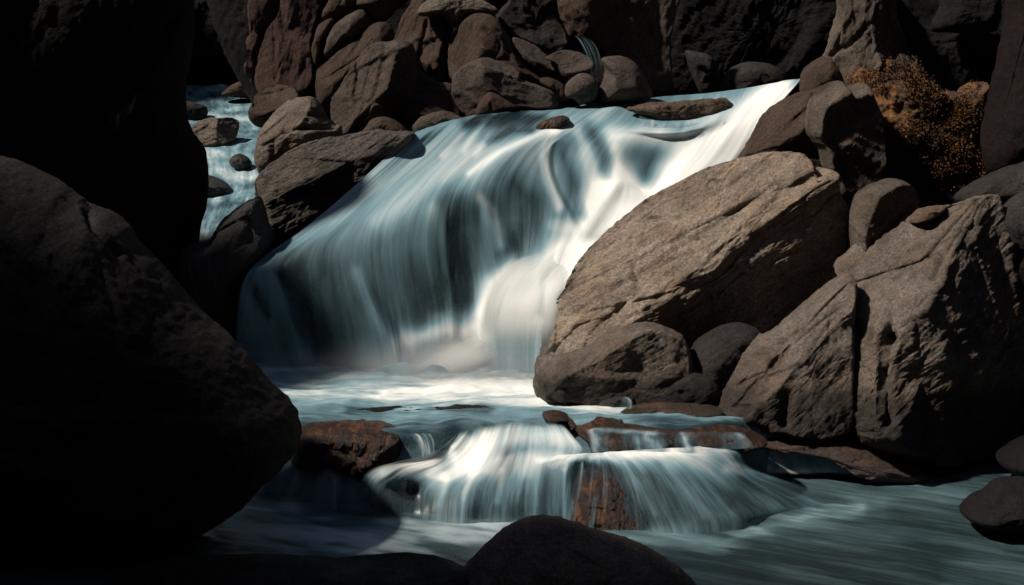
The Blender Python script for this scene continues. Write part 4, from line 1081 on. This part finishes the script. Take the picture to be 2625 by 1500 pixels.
rock("slab", "thin grey slab lying diagonally right of the domed boulder", 2, [(992, 308), (1060, 316), (1175, 366), (1255, 438), (1340, 480), (1410, 560), (1390, 630), (1300, 620), (1200, 585), (1090, 500), (1020, 400)], 18.3, .35, .3, [((1010, 320, .1), (1380, 560, .15), (1200, 420, .05))], mat='far_grey', seed=65, strata=(-35, .9))
rock("boulder", "pale flat topped boulder beside the far off trickle", 2, [(1255, 470), (1330, 428), (1400, 406), (1485, 412), (1565, 438), (1640, 492), (1660, 570), (1560, 620), (1500, 645), (1430, 650), (1380, 600), (1330, 510)], 18.0, .45, .35, [((1300, 450, .1), (1600, 470, .1), (1480, 590, .40))], mat='far_grey', seed=66, strata=(15, .5))
rock("stone", "small round grey stone under the pale flat topped boulder", 2, [(1422, 700), (1455, 650), (1500, 615), (1545, 594), (1615, 607), (1675, 660), (1690, 740), (1650, 825), (1540, 845), (1490, 800), (1428, 785)], 17.6, .3, .3, mat='far_grey', seed=67, strata=(20, .3))
rock("boulder", "smooth wet round boulder right of the far off trickle", 2, [(1680, 740), (1715, 650), (1742, 570), (1712, 480), (1770, 456), (1880, 456), (1975, 500), (2045, 580), (2095, 680), (2120, 790), (1980, 830), (1800, 850), (1690, 850)], 17.9, .55, .45, mat='far_grey', seed=68, strata=(10, .2), amp=.6, chips=3)
rock("boulder", "two faced boulder at the water edge in the middle of the pile", 2, [(498, 690), (528, 600), (600, 530), (690, 488), (770, 467), (860, 488), (970, 518), (1045, 590), (1085, 650), (1205, 690), (1315, 738), (1352, 800), (1350, 890), (1100, 900), (900, 940), (700, 960), (620, 940), (545, 870), (508, 780)], 17.8, .6, .5,
     [((765, 540, .45), (740, 680, .50), (530, 640, .12)), ((765, 540, .45), (1080, 655, .35), (900, 800, .50)), ((765, 480, .1), (765, 545, .45), (1050, 600, .15)), ((740, 690, .50), (560, 700, .25), (640, 900, .2))], mat='far_grey', seed=69, strata=(25, .5), crease=.02, step=3)
rock("stone", "small reddish stone at the foot of the two faced boulder", 2, [(690, 920), (735, 810), (800, 752), (865, 768), (940, 810), (1030, 880), (900, 925), (740, 945)], 17.3, .3, .3, mat='far_red', seed=70)
rock("stone", "low flat grey stone at the left end of the waterfall crest", 2, [(180, 1040), (195, 1005), (245, 955), (335, 916), (445, 902), (525, 928), (590, 980), (420, 1050), (300, 1080), (200, 1080)], 17.1, .3, .3, mat='far_grey', seed=71, strata=(10, .5))
rock("stone", "dim brown stone in the gap below the leaf shaped boulder", 1, [(1670, 1080), (1700, 1030), (1755, 968), (1850, 946), (1955, 985), (2040, 1080), (1900, 1110), (1740, 1110)], 17.6, .3, .3, mat='far_brown', seed=72)
rock("stone", "split brown stone between the round stone and the two faced boulder", 2, [(1215, 640), (1300, 630), (1410, 690), (1440, 760), (1440, 820), (1360, 850), (1330, 760), (1240, 690)], 17.9, .25, .3, mat='far_brown', seed=73)
rock("cliff", "rough brown cliff right of the far off trickle", 2, [(1420, -80), (2280, -80), (2315, 100), (2272, 260), (2262, 450), (2280, 600), (2300, 760), (2120, 830), (2000, 700), (1860, 560), (1720, 500), (1640, 380), (1440, 260)], 19.0, .9, .8, [((1800, -50, .5), (1900, 500, .7), (2290, 300, .2))], mat='far_brown', amp=1.7, seed=74, strata=(70, .8), chips=20, cat='cliff')
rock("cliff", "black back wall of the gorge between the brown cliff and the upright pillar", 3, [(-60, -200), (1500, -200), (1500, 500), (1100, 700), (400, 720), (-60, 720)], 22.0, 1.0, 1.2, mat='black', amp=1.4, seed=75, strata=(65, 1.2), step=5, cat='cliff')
rock("boulder", "dim rounded boulder beyond the right end of the crest", 3, [(405, 650), (430, 560), (470, 488), (560, 448), (680, 438), (780, 468), (835, 510), (870, 580), (780, 620), (560, 660), (420, 680)], 19.5, .5, .5, mat='dark', seed=76, strata=(10, .5))
rock("slab", "dim striped slab standing against the black back wall", 3, [(155, 370), (220, 365), (335, 400), (410, 560), (390, 660), (280, 670), (215, 550)], 20.3, .35, .3, mat='dark', seed=77, strata=(-50, 1.0))
rock("cliff", "dark ragged rock wall behind the far stream", 1, [(-100, -250), (900, -250), (950, 300), (900, 700), (600, 640), (400, 600), (-100, 640)], 27.5, 1.2, 1.5, mat='black', amp=1.8, seed=78, strata=(20, 1.0), step=4, cat='cliff', chips=24)
rock("cliff", "dark rock mass closing the gorge behind the boulder pile", 99, [(600, -300), (1900, -300), (1900, 300), (1000, 330), (640, 240)], 22.5, 1.2, 1.5, mat='black', amp=1.2, seed=79, strata=(70, .8), step=6, cat='cliff')

# ------------------------------------------------------------------ foreground stones
rock("boulder", "smooth black boulder rising from the bottom edge in the foreground", 7, [(1270, 1420), (1300, 1290), (1370, 1180), (1420, 1120), (1500, 1040), (1650, 942), (1760, 905), (1880, 903), (2050, 948), (2250, 1008), (2450, 1075), (2560, 1130), (2660, 1200), (2760, 1300), (2800, 1450), (2200, 1500), (1500, 1500)], 9.5, .75, .6, [((1500, 1100, .2), (1880, 925, .2), (1800, 1200, .62))], mat='grey', amp=.9, seed=80, strata=(20, .5), step=3.5)
rock("stone", "black wet stone at the right edge of the lower pool", 8, [(2190, 835), (2215, 800), (2265, 758), (2340, 728), (2420, 662), (2480, 648), (2600, 640), (2700, 700), (2700, 920), (2500, 910), (2380, 870), (2250, 865)], 10.9, .45, .4, mat='black', seed=81)  # black colour stands in for shadow on this stone
rock("stone", "dim grey stone higher up at the right edge", 8, [(2410, 540), (2455, 480), (2555, 420), (2700, 390), (2700, 640), (2500, 600)], 12.2, .35, .4, mat='black', seed=82)  # grey stone set to black; shade is in the colour
rock("shelf", "low black bank along the bottom left edge", 7, [(-700, 1420), (-700, 1230), (-300, 1195), (100, 1190), (500, 1205), (800, 1212), (1100, 1195), (1300, 1180), (1420, 1240), (1420, 1420)], 9.3, .5, .6, mat='black', seed=84, strata=(5, .6), step=6, lean=.6)  # added slab; its black stands in for shade over the pool corner

# ------------------------------------------------------------------ spray hanging at the foot of the main waterfall
def spray():
    bpy_mesh = bpy.data.meshes.new("mist")
    import bmesh
    bm = bmesh.new()
    bmesh.ops.create_icosphere(bm, subdivisions=4, radius=1.0)
    bm.to_mesh(bpy_mesh)
    bm.free()
    m = bpy.data.materials.new("spray_mist")
    m.use_nodes = True
    t = m.node_tree
    t.nodes.remove(t.nodes["Principled BSDF"])
    v = t.nodes.new("ShaderNodeVolumePrincipled")
    v.inputs["Color"].default_value = (.95, .97, 1, 1)
    v.inputs["Anisotropy"].default_value = .2
    tc = t.nodes.new("ShaderNodeTexCoord")
    gr = t.nodes.new("ShaderNodeTexGradient")
    gr.gradient_type = 'QUADRATIC_SPHERE'
    t.links.new(tc.outputs["Object"], gr.inputs["Vector"])
    no = t.nodes.new("ShaderNodeTexNoise")
    no.inputs["Scale"].default_value = 2.2
    no.inputs["Detail"].default_value = 3
    t.links.new(tc.outputs["Object"], no.inputs["Vector"])
    mu = t.nodes.new("ShaderNodeMath")
    mu.operation = 'MULTIPLY'
    t.links.new(gr.outputs["Fac"], mu.inputs[0])
    t.links.new(no.outputs["Fac"], mu.inputs[1])
    m2 = t.nodes.new("ShaderNodeMath")
    m2.operation = 'MULTIPLY'
    m2.inputs[1].default_value = 6.0
    t.links.new(mu.outputs[0], m2.inputs[0])
    t.links.new(m2.outputs[0], v.inputs["Density"])
    t.links.new(v.outputs[0], t.nodes["Material Output"].inputs["Volume"])
    o = bpy.data.objects.new("mist", bpy_mesh)
    COL.objects.link(o)
    bpy_mesh.materials.append(m)
    o.location = (-.55, 13.95, .66)
    o.scale = (2.1, .62, .42)
    o["kind"] = 'stuff'
    o["label"] = "soft white spray hanging where the main waterfall meets the middle pool"


spray()
